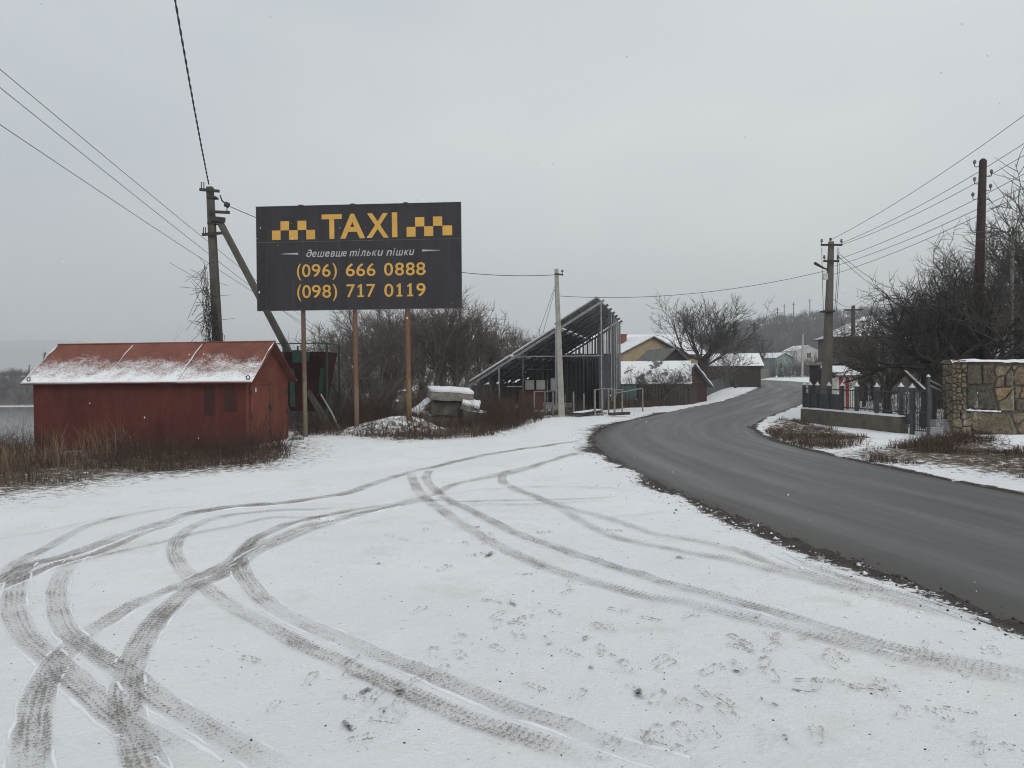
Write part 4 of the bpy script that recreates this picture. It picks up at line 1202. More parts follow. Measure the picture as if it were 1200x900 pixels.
# concrete pole with two crossarms on the right
pb, pt = GD(967, 28.5), P(974, 283, 28.5)
RP = thing('utility_pole', (pb.x, pb.y, pb.z - 0.3), 'tall grey concrete pole with two crossarms and a street lamp arm behind the grey fence', 'utility pole')
m = MB(); m.beam((pb.x, pb.y, pb.z - 0.3), pt, 0.36, 0.32, 0.17, 0.16, up=(0, 1, 0)); add_bevel(m.build('pole', M_pole_conc2, RP), 0.02)
for (a, b, pins) in (((962, 287), (987, 287), (963, 986)), ((965, 306), (983, 306), (966, 982))):
    m = MB(); m.beam(P(a[0], a[1], 28.3), P(b[0], b[1], 28.3), 0.05, 0.07); ca = m.build('crossarm', M_iron, RP)
    for px in pins:
        m = MB(); insulator(m, P(px, a[1] - 0.5, 28.3), 0.2); m.build('insulator', M_porcelain, ca)
m = MB(); m.tube([P(973, 282, 28.5), P(973.5, 279, 28.5)], 0.04, 6); m.build('cap_pin', M_iron, RP)
m = MB(); m.tube([P(971, 316, 28.3), P(966, 314.5, 27.9), P(955, 308.5, 27.6)], [0.03, 0.03, 0.055], 6); m.build('lamp_arm', M_iron, RP)
c_ = P(967.5, 324, 28.25); m = MB(); m.box((c_.x - 0.07, c_.y - 0.05, c_.z - 0.12), (c_.x + 0.07, c_.y + 0.05, c_.z + 0.12)); m.build('meter_box', M_white, RP)
for px in (963, 981, 983):
    m = MB(); m.tube([P(px, 290, 28.25), P(px + 0.5, 318, 28.25), P(px - 3 if px > 970 else px + 2, 366, 28.3)], 0.010, 4); m.build('down_lead', M_wire, RP)
c_ = P(969, 365, 28.4)
m = MB(); m.box((c_.x - 0.2, c_.y - 0.18, c_.z - 0.03), (c_.x + 0.2, c_.y + 0.18, c_.z + 0.03)); m.build('band', M_iron, RP)

# dark wooden pole
pb, pt = GD(1142, 24.0), P(1152, 186, 24.0)
WP = thing('utility_pole', (pb.x, pb.y, pb.z - 0.3), 'dark brown wooden pole with hook insulators above the stone wall', 'utility pole')
m = MB(); m.tube([(pb.x, pb.y, pb.z - 0.3), Vector((pb.x, pb.y, pb.z)).lerp(pt, 0.5), pt - Vector((0, 0, 0.06)), pt], [0.17, 0.145, 0.105, 0.05], 12); m.build('pole', M_wood_pole, WP, smooth=True)
for px, py, s_ in ((1144, 192, -1), (1144, 212, -1), (1142, 230, -1), (1160, 203, 1), (1159, 220, 1)):
    m = MB(); e = P(px, py, 23.95); c0 = P(1151 - (py - 190) * 0.05, py + 2, 23.95)
    m.tube([c0, e + Vector((s_ * 0.0, 0, -0.10)), e + Vector((s_ * 0.05, 0, -0.08)), e + Vector((s_ * 0.05, 0, 0.0))], 0.013, 5)
    hk = m.build('hook', M_iron, WP)
    m = MB(); q_ = e + Vector((s_ * 0.05, 0, 0)); m.tube([q_, q_ + Vector((0, 0, 0.03)), q_ + Vector((0, 0, 0.09)), q_ + Vector((0, 0, 0.12))], [0.03, 0.05, 0.045, 0.02], 8); m.build('insulator', M_porcelain, hk)
pb, pt = GD(1184, 23.2), P(1187, 276, 23.2)
SP = thing('fence_post', (pb.x, pb.y, pb.z - 0.2), 'thin pale grey post among bare branches at the right edge', 'post')
m = MB(); m.tube([(pb.x, pb.y, pb.z - 0.2), pt], [0.055, 0.05], 8); m.build('post_shaft', M_pipe, SP)
m = MB(); m.beam(pt - Vector((0.25, 0, 0.08)), pt + Vector((0.3, 0, -0.06)), 0.04); m.build('post_arm', M_pipe, SP)

WG = 'wires between the right-hand poles'
for lb, a, b, sg in (('highest wire sweeping from the grey crossarm pole up to the right edge', (974, 281), (1330, 36), 0.28),
                     ('second highest wire sweeping from the grey crossarm pole to the right edge', (986, 285), (1330, 80), 0.30),
                     ('third highest wire sweeping from the grey crossarm pole to the right edge', (986, 287), (1330, 100), 0.32),
                     ('fourth wire from the top between the grey pole and right edge', (982, 304), (1330, 130), 0.25),
                     ('fifth wire from the top between the grey pole and right edge', (978, 312), (1330, 150), 0.25),
                     ('lowest wire of the bundle between the grey pole and right edge', (975, 322), (1330, 158), 0.25)):
    wire(lb, P(a[0], a[1], 28.25), P(b[0], b[1], 16.5), sg, 0.011, n=30, group=WG)
wire('long low wire from the pale thin pole to the grey crossarm pole', P(657, 347, 29.8), P(969, 317, 28.3), 0.38, 0.013, n=40)
wire('short wire from a pole hook to the branches at right edge', P(1162, 203, 23.95), P(1290, 225, 22), 0.1, 0.010, n=10)
for k in (0, 1):
    wire(('upper', 'lower')[k] + ' service wire falling from the grey crossarm pole into the bare tree', P(982, 296 + 4 * k, 28.3), P(1040, 337 + 9 * k, 36), 0.1, 0.012, n=10, group='service wires')
wire('service wire from the grey pole to the thin pole by the pale house', P(976, 350, 28.4), P(1000, 359, 44), 0.15, 0.012, n=10)

# ------------------------------------------------------------------ rusty hopper with green frame behind the garage
c0 = GD(350, 25.3)
HP = thing('rusty_hopper', (c0.x - 0.2, 25.3, c0.z), 'dark rusted steel hopper in a green iron frame between garage and billboard post', 'hopper')
o_ = Vector((c0.x - 0.2, 25.3, c0.z))
def hx(px): return (px - 600) / F * 25.3
zt, zb = 2.50, 0.55
xl, xr = hx(322), hx(381)
tops_ = [(xl, 25.3), (xr, 25.3), (xr + 0.05, 26.9), (xl, 26.9)]
bots = [(xl + 0.35, 25.75), (hx(372), 25.75), (hx(372), 26.45), (xl + 0.35, 26.45)]
for i in range(4):
    j = (i + 1) % 4
    a, b, c_, d_ = Vector((*bots[i], zb)), Vector((*bots[j], zb)), Vector((*tops_[j], zt)), Vector((*tops_[i], zt))
    nrm = (b - a).cross(d_ - a).normalized() * 0.02
    m = MB(); m.poly_prism([a, b, c_, d_], -nrm); m.build('side_plate', M_rust_dark, HP)
m = MB(); m.poly_prism([(bots[k][0], bots[k][1], zb - 0.02) for k in range(4)], (0, 0, 0.015)); m.build('floor_plate', M_rust_dark, HP)
for px, y_ in ((333, 25.2), (384, 25.2), (384.5, 26.9), (333, 26.9)):
    m = MB(); m.beam((hx(px), y_, -0.3), (hx(px) + 0.02, y_, 2.78 if px > 380 else 2.75), 0.05, 0.05); m.build('leg', M_green_iron, HP)
for a, b in (((322, 2.77, 25.2), (385, 2.78, 25.2)), ((384.5, 2.78, 25.2), (384.5, 2.78, 26.9))):
    m = MB(); m.beam((hx(a[0]), a[2], a[1]), (hx(b[0]), b[2], b[1]), 0.035, 0.035); m.build('rail', M_green_iron, HP)
for a, b, w_ in (((349, 2.55), (349, 2.15), 0.30), ((362, 2.5), (360, 2.2), 0.14), ((343, 1.95), (343, 0.7), 0.16), ((378.5, 1.95), (373, 1.1), 0.13)):
    m = MB(); m.beam((hx(a[0]), 25.22, a[1]), (hx(b[0]), 25.24 + (0.30 if b[0] > 370 else 0.02), b[1]), 0.02, w_, up=(1, 0, 0)); m.build('bracket_plate', M_green_iron, HP)
a, b = P(376, 462, 25.0), GD(399, 24.6)
PK = thing('wooden_stake', b, 'whitish stake leaning on the rusted hopper', 'stake')
m = MB(); m.tube([b - Vector((0, 0, 0.05)), a.lerp(b, 0.5) + Vector((0.02, 0, 0.01)), a], [0.035, 0.03, 0.025], 7); m.build('stake_shaft', M_concrete_pale, PK)

# ------------------------------------------------------------------ concrete slabs
def slab(name, label, px, py, depth, size, rot, tilt, seed, capped=True, mat=M_concrete, amp=0.05, taper=0.06):
    b = P(px, py, depth)
    e = thing(name, b, label, 'slab', 'dumped concrete slabs behind the right billboard post')
    e.rotation_euler = (R(tilt[0]), R(tilt[1]), R(rot))
    m = noisy_box(size, seed, amp, 5, taper); m.build('block', mat, e, local=True, smooth=False)
    if capped:
        m = noisy_box((size[0] * 0.95, size[1] * 0.95, 0.085), seed + 9, 0.025, 5)
        m.v = [(x, y, z + size[2] - 0.028) for x, y, z in m.v]
        m.build('snow_cap', M_snow_cap, e, local=True, smooth=True)
    return e
SG = 24.6
slab('concrete_slab', 'top concrete slab of the dumped pile, under thick snow', 528, 466, SG + 0.5, (1.45, 1.1, 0.24), 12, (6, 3), 1)
slab('concrete_slab', 'bulky lower concrete block of the dumped pile, dark and bare', 527, 486, SG + 0.55, (1.35, 0.95, 0.45), 10, (0, 2), 2, False, M_concrete_dark)
slab('concrete_slab', 'tilted snowy slab on the right flank of the dumped pile', 551, 477, SG + 0.1, (0.62, 0.5, 0.14), 5, (20, 12), 3)
slab('concrete_slab', 'broken slab leaning down the left flank of the dumped pile', 497, 480, SG + 0.4, (0.75, 0.6, 0.14), 25, (4, -34), 4)
slab('concrete_slab', 'lowest rough block at the right foot of the dumped pile', 556, 494, SG + 0.1, (0.75, 0.6, 0.36), -8, (4, 8), 5, False, M_concrete_snowy)
slab('concrete_slab', 'wide bottom block half buried under the dumped pile', 522, 498, SG + 0.6, (1.7, 1.0, 0.42), 6, (0, 0), 6, False, M_concrete_snowy)
slab('concrete_stump', 'lone snowy concrete stump in the brush left of the dumped slabs', 466, 498, 27.0, (0.62, 0.5, 1.2), 30, (3, 10), 7, False, M_concrete_snowy, 0.09, 0.5)['category'] = 'stump'

# ------------------------------------------------------------------ solar array on its tall frame
H1, L1 = Vector((3.79, 32.5, 4.86)), Vector((-1.90, 33.65, 1.34))
AX = Vector((0.198, 0.98, 0.0)).normalized()
DEP = 13.4
SA = thing('solar_array', (1.0, 33.0, 0.0), 'tall sloping solar array on steel frame, seen from its dark underside', 'solar array')
sv = (L1 - H1); SLEN = sv.length; sdir = sv.normalized()
nrm_s = AX.cross(sdir).normalized()
if nrm_s.z < 0: nrm_s = -nrm_s
M_cell = M('solar panel backsheet', (0.21, 0.22, 0.235), (0.155, 0.163, 0.178), scale=2, rough=0.5, bump=0, snow=0.30, snow_scale=1.0)
ncol_, nrow_ = 13, 3
pw = DEP / ncol_; pl = SLEN / nrow_
m = MB()
hw, hl = pw / 2 - 0.02, pl / 2 - 0.075
m.box((-hw + 0.03, -hl + 0.03, 0.0), (hw - 0.03, hl - 0.03, 0.02))
m.m = 1
for a, b in (((-hw, -hl, -0.02), (-hw + 0.03, hl, 0.025)), ((hw - 0.03, -hl, -0.02), (hw, hl, 0.025)), ((-hw + 0.03, -hl, -0.02), (hw - 0.03, -hl + 0.03, 0.025)), ((-hw + 0.03, hl - 0.03, -0.02), (hw - 0.03, hl, 0.025))):
    m.box(a, b)
pme = m.mesh('panel', [M_cell, M_galv])
m = MB(); m.box((-hw + 0.02, -hl - 0.02, 0.026), (hw - 0.02, hl + 0.03, 0.075)); m.box((-hw, -hl - 0.06, -0.035), (hw, -hl - 0.005, 0.07))
sme = m.mesh('snow_layer', M_snow_cap)
rot3 = Matrix((AX, sdir, nrm_s)).transposed()
for r_ in range(nrow_):
    for c_ in range(ncol_):
        ctr = H1 + AX * (pw * (c_ + 0.5)) + sdir * (pl * (r_ + 0.5) + (0.0 if r_ else 0.05)) + nrm_s * (0.0 if r_ else 0.14)
        o = bpy.data.objects.new('panel', pme); link(o, SA)
        o.matrix_local = Matrix.Translation(ctr - ORI[SA.name]) @ rot3.to_4x4()
        o2 = bpy.data.objects.new('snow_layer', sme); link(o2, o)
for r_ in range(nrow_):
    for k in range(3):
        t = pl * (r_ + (k + 0.5) / 3)
        p0 = H1 + sdir * t - nrm_s * (0.06 if r_ else -0.08)
        m = MB(); m.beam(p0 - AX * 0.15, p0 + AX * (DEP + 0.15), 0.04, 0.05, up=nrm_s); m.build('purlin', M_steel_mid if k % 2 else M_steel_dark, SA)
for r_ in (1, 2):
    p0 = H1 + sdir * (pl * r_) - nrm_s * 0.035
    m = MB(); m.beam(p0 + AX * 0.05, p0 + AX * (DEP - 0.05), 0.13, 0.06, up=nrm_s); m.build('snow_ridge', M_snow_cap, SA)
nraf = 7
for k in range(nraf):
    p0 = H1 + AX * (DEP * k / (nraf - 1)) - nrm_s * 0.135
    m = MB(); m.beam(p0 - sdir * 0.08, p0 + sdir * (SLEN + 0.1), 0.06, 0.10, up=nrm_s); m.build('rafter', M_galv if k == 0 else M_steel_dark, SA)
for fr, ts, mt in ((0.015, (0.0, 0.45, 0.6, 0.72, 0.82, 0.91, 1.0), M_galv), (0.07, (0.55, 0.7, 0.8, 0.9, 1.0), M_steel_mid), (0.13, (0.5, 0.66, 0.78, 0.9, 1.0), M_steel_mid), (0.20, (0.55, 0.7, 0.8, 0.9, 1.0), M_steel_mid),
                   (0.27, (0.5, 0.64, 0.76, 0.88, 1.0), M_steel_mid), (0.35, (0.0, 0.55, 0.7, 0.85, 1.0), M_steel_dark), (0.44, (0.6, 0.75, 0.9, 1.0), M_steel_dark), (0.56, (0.3, 0.6, 0.8, 1.0), M_steel_dark), (0.78, (0.0, 0.25, 0.5, 0.75, 1.0), M_steel_dark)):
    for tt in ts:
        p0 = H1 + AX * (DEP * tt) + sdir * (SLEN * fr) - nrm_s * 0.17
        g = float(gz(p0.x, p0.y))
        m = MB(); m.beam((p0.x, p0.y, g - 0.2), p0, 0.05, 0.05, up=(0, 1, 0)); m.build('post', mt if tt else M_galv, SA)
for k in range(17):                               # thin bars closing the far end
    p0 = H1 + AX * (DEP + 0.02) + sdir * (SLEN * (0.03 + 0.5 * k / 16)) - nrm_s * 0.17
    m = MB(); m.beam((p0.x, p0.y, 2.4), p0, 0.035, 0.035, up=(0, 1, 0)); m.build('bar', M_steel_mid, SA)
for k in range(12):                               # and the tall side
    p0 = H1 + AX * (DEP * (0.32 + 0.66 * k / 11)) + sdir * 0.12 - nrm_s * 0.17
    m = MB(); m.beam((p0.x, p0.y, 2.2), p0, 0.03, 0.03, up=(0, 1, 0)); m.build('bar', M_steel_mid, SA)
for fr in (0.18, 0.36, 0.56):
    p0 = H1 + sdir * (SLEN * fr) - nrm_s * 0.17
    m = MB(); m.beam((p0.x, p0.y + 0.05, 2.55 if fr < 0.5 else 1.9), (p0.x + AX.x * DEP, p0.y + AX.y * DEP, 2.55 if fr < 0.5 else 1.9), 0.05); m.build('brace', M_steel_dark, SA)
for k in (0, 2, 4, 6):
    pa = H1 + AX * (DEP * k / 6) - nrm_s * 0.17; pc = pa + sdir * SLEN * 0.78
    m = MB(); m.beam((pa.x, pa.y + 0.06, 2.45), (pa.x + (pc.x - pa.x) * 0.95, pc.y + 0.06, 2.45), 0.05); m.build('tie_bar', M_steel_dark if k else M_galv, SA)
# profiled sheet walls at the tall side and the far end
def profiled(p, q, h, name='wall_sheet'):
    p, q = Vector(p), Vector(q); L_ = (q - p).length; d = (q - p).normalized(); nn = Vector((d.y, -d.x, 0))
    ns = max(1, int(L_ / 1.1))
    for s_ in range(ns):
        m = MB(); st = 16
        a = [p + d * (L_ / ns * (s_ + 0.995 * k / st)) + nn * (0.035 if (k // 2) % 2 else 0.0) + nn * 0.004 * (s_ % 2) for k in range(st + 1)]
        vs_ = [(v.x, v.y, float(gz(v.x, v.y)) - 0.1) for v in a] + [(v.x, v.y, h) for v in a]
        m.add(vs_, [(k, k + 1, st + 2 + k, st + 1 + k) for k in range(st)])
        m.build(name, M_sheet, SA)
M_sheet = M('slate profiled sheet', (0.055, 0.062, 0.075), (0.040, 0.044, 0.052), scale=1.5, rough=0.6, bump=0.003)
e1 = H1 + sdir * 0.25
profiled((e1.x + AX.x * 1.2, e1.y + 1.2, 0), (e1.x + AX.x * DEP, e1.y + AX.y * DEP, 0), 2.55)
f0 = H1 + AX * (DEP + 0.1); f1 = L1 + AX * (DEP + 0.1)
profiled((f0.x, f0.y, 0), (f0.x + (f1.x - f0.x) * 0.95, f1.y, 0), 2.85)
profiled((L1.x + 0.25, L1.y + 0.1, 0), (L1.x + 0.25 + AX.x * DEP, L1.y + AX.y * DEP, 0), 1.22)  # low side: sheets added to darken the open space under the panels
# cabinets on a low red-brown brick plinth
for px in (620.5, 633.5):
    c_ = P(px, 451, 35.5)
    m = MB(); m.box((c_.x - 0.21, c_.y - 0.12, c_.z - 0.22), (c_.x + 0.21, c_.y + 0.12, c_.z + 0.22)); cb_ = m.build('cabinet', M_concrete_pale, SA); add_bevel(cb_, 0.02)
c_ = P(648, 450, 35.5); m = MB(); m.box((c_.x - 0.12, c_.y - 0.1, c_.z - 0.28), (c_.x + 0.12, c_.y + 0.1, c_.z + 0.28)); add_bevel(m.build('cabinet', M_galv, SA), 0.02)
M_brick = M('rough brickwork', (0.14, 0.065, 0.050), (0.08, 0.045, 0.04), scale=8, rough=0.9, bump=0.02)
c_ = P(618, 470, 35.8); m = MB(); m.box((c_.x - 0.4, c_.y - 0.15, -0.2), (c_.x + 0.75, c_.y + 0.15, 0.95)); m.build('plinth', M_brick, SA)

# ------------------------------------------------------------------ pipe fence in front of the array
PF = thing('pipe_fence', GD(670, 30.4), 'low pale pipe fence with gaps in front of the solar array', 'fence')
for px, top, d in ((612.5, 415, 30.6), (626, 459, 30.6), (638.5, 459, 30.6), (648, 458, 30.6), (672, 459, 30.6), (684, 461, 31.0), (697, 457, 30.4), (705.5, 455, 30.2), (713, 455, 31.2), (720, 455, 30.4), (729, 461, 31.5), (753, 455, 33.5)):
    g = GD(px, d); t = P(px, top, d)
    m = MB(); m.tube([(g.x, g.y, g.z - 0.15), t], 0.042 if px in (697, 705.5, 720) else 0.034, 8); m.build('post', M_pipe if px != 612.5 else M_steel_dark, PF)
for a, b in (((626, 459, 30.6), (654, 458, 30.6)), ((705, 455, 30.2), (730, 457, 30.8)), ((696, 457, 30.4), (712, 455, 30.2)), ((720, 461, 30.4), (753, 455, 33.5)), ((594, 453, 30.6), (612, 453, 30.6))):
    m = MB(); m.tube([P(*a), P(*b)], 0.026, 6); m.build('rail', M_pipe, PF)
for a, b, w_, lb in (((676, 487, 29.6), (702, 481, 31.5), 0.35, 'snowy plank lying flat by the pipe fence'), ((714, 484, 29.4), (737, 482, 29.6), 0.25, 'dark board lying on the snow at the road side')):
    p0, p1 = GD(a[0], a[2]), GD(b[0], b[2])
    e = thing('loose_board', p0, lb, 'board')
    m = MB(); m.beam(p0 + Vector((0, 0, 0.14)), p1 + Vector((0, 0, 0.16)), w_, 0.10); m.build('board', M_bark, e)
    if a[0] < 700:
        m = MB(); m.beam(p0 + Vector((0, 0, 0.205)), p1 + Vector((0, 0, 0.225)), w_ * 0.95, 0.04); m.build('snow_cap', M_snow_cap, e)

# ------------------------------------------------------------------ houses and sheds
M_tan = M('tan render', (0.44, 0.345, 0.225), (0.37, 0.285, 0.185), scale=2, rough=0.9, bump=0.01)
M_teal = M('faded teal boards', (0.075, 0.135, 0.125), (0.050, 0.082, 0.078), scale=3, rough=0.8, bump=0.006, stretch=(6, 6, 0.5))
M_darkwood = M('dark boards', (0.060, 0.048, 0.042), (0.032, 0.027, 0.025), scale=4, rough=0.9, bump=0.01, stretch=(5, 5, 0.4))
M_redwood = M('dark red boards', (0.065, 0.032, 0.029), (0.038, 0.022, 0.021), scale=4, rough=0.85, bump=0.008, stretch=(5, 5, 0.4))
M_render_grey = M('grey render', (0.17, 0.158, 0.143), (0.11, 0.102, 0.095), scale=2.5, rough=0.9, bump=0.01)
M_render_white = M('pale render', (0.50, 0.49, 0.46), (0.40, 0.39, 0.37), scale=2.5, rough=0.9, bump=0.01)
M_mint = M('mint green render', (0.26, 0.335, 0.305), (0.20, 0.26, 0.24), scale=2.0, rough=0.85, bump=0.006)
M_slate = M('asbestos cement roof', (0.17, 0.165, 0.16), (0.10, 0.098, 0.095), scale=3, rough=0.9, bump=0.01)
M_slate_snow = M('cement roof under thin snow', (0.20, 0.195, 0.19), (0.12, 0.118, 0.115), scale=3, rough=0.9, bump=0.01, snow=0.20, snow_scale=1.6)
M_roof_patchy = M('roof under patchy snow', (0.15, 0.145, 0.14), (0.09, 0.088, 0.085), scale=3, rough=0.9, bump=0.01, snow=0.38, snow_scale=1.6)
M_glass = M('window glass', (0.030, 0.033, 0.038), (0.05, 0.055, 0.06), scale=2, rough=0.12, bump=0, spec=0.5)
M_redbrick = M('red brick chimney', (0.27, 0.085, 0.055), (0.19, 0.065, 0.045), scale=9, rough=0.9, bump=0.01)

def house(name, label, cat, loc, rot, W, L, He, Hr, wall, roof=M_slate, snowy=True, ov=0.3, wins=(), chim=None, gable=None, hip=0.0, group=None):
    """gable end at local y 0 facing -y, ridge along +y; shed: one slope, high at the ridge line x=W/2 side"""
    e = thing(name, loc, label, cat, group, rot)
    hw_ = W / 2
    m = MB()
    m.box((-hw_, 0, -0.6), (hw_, 0.18, He)); m.box((-hw_, L - 0.18, -0.6), (hw_, L, He)); m.box((-hw_, 0.181, -0.6), (-hw_ + 0.18, L - 0.181, He)); m.box((hw_ - 0.18, 0.181, -0.6), (hw_, L - 0.181, He))
    m.build('wall', wall, e, local=True)
    for y_ in ((0.0,) if hip else (0.0, L - 0.15)):
        m = MB(); m.poly_prism([(-hw_, y_, He + 0.001), (hw_, y_, He + 0.001), (0, y_, Hr)], (0, 0.15, 0)); m.build('gable', gable or wall, e, local=True)
    sl_ = (Hr - He) / hw_
    for s_ in (-1, 1):
        a = Vector((0, -ov, Hr + 0.03)); b = Vector((s_ * (hw_ + ov), -ov, He - sl_ * ov + 0.03))
        n_ = Vector((s_ * sl_, 0, 1)).normalized()
        m = MB()
        if hip: m.poly_prism([a, b, b + Vector((0, L + 2 * ov, 0)), a + Vector((0, L + ov - hip, 0))], n_ * 0.06)
        else: m.poly_prism([a, b, b + n_ * 0.06, a + n_ * 0.06], (0, L + 2 * ov, 0))
        rf = m.build('roof', roof, e, local=True)
        if snowy:
            m = MB(); t0, t1 = a + n_ * 0.064, b + n_ * 0.064
            k = 8
            prof_ = [t0.lerp(t1, i / k) + n_ * (0.07 + 0.03 * math.sin(i * 2.1 + W * 3)) for i in range(k + 1)]
            prof_[0] = t0 + Vector((0, 0, 0.07)); prof_[-1] = t0.lerp(t1, 0.985) + n_ * 0.03
            m.poly_prism([t0] + prof_ + [t1], (0, L + 2 * ov - 0.02, 0)); m.build('snow_layer', M_snow_cap, rf, local=True)
    if hip:
        zb_ = He - sl_ * ov + 0.03
        m = MB(); m.poly_prism([(0, L - hip, Hr + 0.03), (hw_ + ov, L + ov, zb_), (-hw_ - ov, L + ov, zb_)], (0, 0.03, 0.06)); m.build('roof', roof, e, local=True)
    for face, u_, z_, w_, h_ in wins:
        def q(uu, zz, out):
            return {'f': (uu, -out, zz), 'l': (-hw_ - out, uu, zz), 'r': (hw_ + out, uu, zz)}[face]
        def slab_(m, u0, u1, z0, z1, o0, o1):
            a, b = q(u0, z0, o0), q(u1, z1, o1)
            m.box(tuple(min(i, j) for i, j in zip(a, b)), tuple(max(i, j) for i, j in zip(a, b)))
        m = MB(); f_ = 0.07
        slab_(m, u_ - w_ / 2 - f_, u_ - w_ / 2, z_, z_ + h_, 0.002, 0.05); slab_(m, u_ + w_ / 2, u_ + w_ / 2 + f_, z_, z_ + h_, 0.002, 0.05)
        slab_(m, u_ - w_ / 2 - f_, u_ + w_ / 2 + f_, z_ + h_, z_ + h_ + f_, 0.002, 0.05); slab_(m, u_ - w_ / 2 - f_ - 0.05, u_ + w_ / 2 + f_ + 0.05, z_ - f_, z_, 0.002, 0.09)
        slab_(m, u_ - 0.025, u_ + 0.025, z_, z_ + h_, 0.002, 0.04)
        wf = m.build('window', M_white, e, local=True)
        m = MB(); slab_(m, u_ - w_ / 2, u_ + w_ / 2, z_, z_ + h_, 0.002, 0.015); m.build('pane', M_glass, wf, local=True)
    if chim:
        m = MB(); x_, y_ = chim; zr = Hr - abs(x_) * sl_
        m.box((x_ - 0.25, y_ - 0.25, zr - 0.4), (x_ + 0.25, y_ + 0.25, zr + 0.75)); m.box((x_ - 0.3, y_ - 0.3, zr + 0.751), (x_ + 0.3, y_ + 0.3, zr + 0.84)); m.build('chimney', M_redbrick, e, local=True)
    return e

g = GD(764, 61)
TH = house('village_house', 'tan rendered house with snowy roof and brick chimney behind the solar array', 'house', (g.x, g.y, -0.3), R(28), 5.6, 9, 3.55, 4.75, M_tan, chim=(-1.1, 2.4), wins=(('f', -1.2, 1.3, 0.9, 1.1), ('f', 1.0, 1.3, 0.9, 1.1)))
m = MB(); ax_ = (-1.6, 2.2); m.tube([(ax_[0], ax_[1], 4.2), (ax_[0], ax_[1], 6.1)], 0.022, 5)
for zz, ll in ((6.0, 0.45), (5.75, 0.3)): m.tube([(ax_[0] - ll, ax_[1], zz), (ax_[0] + ll, ax_[1], zz)], 0.015, 4)
m.build('aerial', M_iron, TH, local=True)
g = GD(800, 70)
house('village_house', 'house with wide snowy roof seen behind the bare walnut tree', 'house', (g.x + 0.5, g.y, 0.0), R(100), 6, 9, 3.3, 4.95, M_tan, wins=())
g = GD(764, 49)
house('low_shed', 'low teal-walled shed with broad snowy roof below the tan house', 'shed', (g.x + 2.1, g.y - 0.3, g.z), R(80), 3.0, 4.6, 1.75, 2.95, M_teal, roof=M_roof_patchy, snowy=False, wins=(('l', 2.3, 0.7, 0.6, 0.6),))
g = GD(783, 56)
house('small_barn', 'small dark gabled barn squeezed between tan house and snowy shed roof', 'shed', (g.x + 0.2, g.y - 1.2, g.z), R(15), 2.8, 4, 2.9, 4.1, M_darkwood, snowy=False, roof=M_slate)
g = GD(812, 53)
house('small_barn', 'small dark red gabled shed with snow-edged roof beside the walnut tree', 'shed', (g.x, g.y, g.z), R(22), 2.3, 3.2, 1.4, 2.65, M_redwood)
g = GD(850, 78)
house('long_barn', 'long dark barn with snowy roof behind the roadside poles', 'barn', (g.x + 3.1, g.y, 0.0), R(83), 5, 8.0, 2.3, 3.45, M_darkwood, roof=M_roof_patchy, snowy=False)
g = GD(880, 92)
TG = thing('gate_pillar', (g.x, g.y, g.z), 'ochre masonry gate pillar at the far bend, left of the road', 'pillar')
m = MB(); m.box((-0.6, -0.4, -0.3), (0.6, 0.4, 1.75)); m.build('shaft', M_tan, TG, local=True)
m = MB(); m.box((-0.7, -0.5, 1.752), (0.7, 0.5, 1.86)); m.build('coping', M_snow_cap, TG, local=True)
g = GD(912, 132)
house('mint_house', 'mint green building with snowy low roof at the far bend', 'house', (g.x + 1.0, g.y, 0.9), R(38), 5.0, 7, 3.0, 3.8, M_mint, wins=(('f', -1, 1.2, 0.9, 1.0),))
g = GD(943, 140)
house('village_house', 'long low house with snowy roof right of the mint green building', 'house', (g.x - 1, g.y + 6, 1.0), R(70), 5.5, 9, 2.9, 3.9, M_render_white)
g = GD(948, 165)
house('village_house', 'small pale house higher up the slope under the wooded hill', 'house', (g.x, g.y, 3.2), R(10), 5.4, 6, 2.8, 3.9, M_render_white, roof=M_slate_snow, snowy=False, wins=(('f', 0, 1.2, 1.0, 1.1),))
house('village_house', 'pale grey house with snow-dusted hipped roof half hidden by bare fruit trees', 'house', (29.6, 55.0, 0.9), R(82), 6.0, 6.6, 3.2, 4.6, M_render_grey, roof=M_slate_snow, snowy=False, hip=2.4, wins=(('l', 2, 1.2, 0.9, 1.1), ('l', 4.6, 1.2, 0.9, 1.1)))

# far roadside poles
for px, top, d, lb in ((861, 377, 78, 'thin dark pole by the far road, nearer of the two left of the bend'), (884, 378, 96, 'thin dark pole by the far road, farther of the two left of the bend'),
                       (940, 392, 122, 'pale concrete pole at the far bend in front of dark bushes'), (999, 358, 44, 'thin dark pole in front of the pale grey house'), (987, 368, 150, 'distant thin pole on the slope right of the crossarm pole')):
    g = GD(px, d); t = P(px + (1 if px > 900 else 0), top, d)
    if px == 987: continue
    e = thing('utility_pole', (g.x, g.y, g.z), lb, 'utility pole')
    m = MB(); m.beam((g.x, g.y, g.z - 0.3), t, 0.32 if d > 70 else 0.2, 0.3 if d > 70 else 0.2, 0.2 if d > 70 else 0.13, up=(0, 1, 0)); m.build('pole', M_concrete_pale if px == 940 else M_pole_conc, e)
    m = MB(); m.beam(t + Vector((-0.5, 0, -0.25)), t + Vector((0.5, 0, -0.25)), 0.08); m.build('crossarm', M_iron, e)
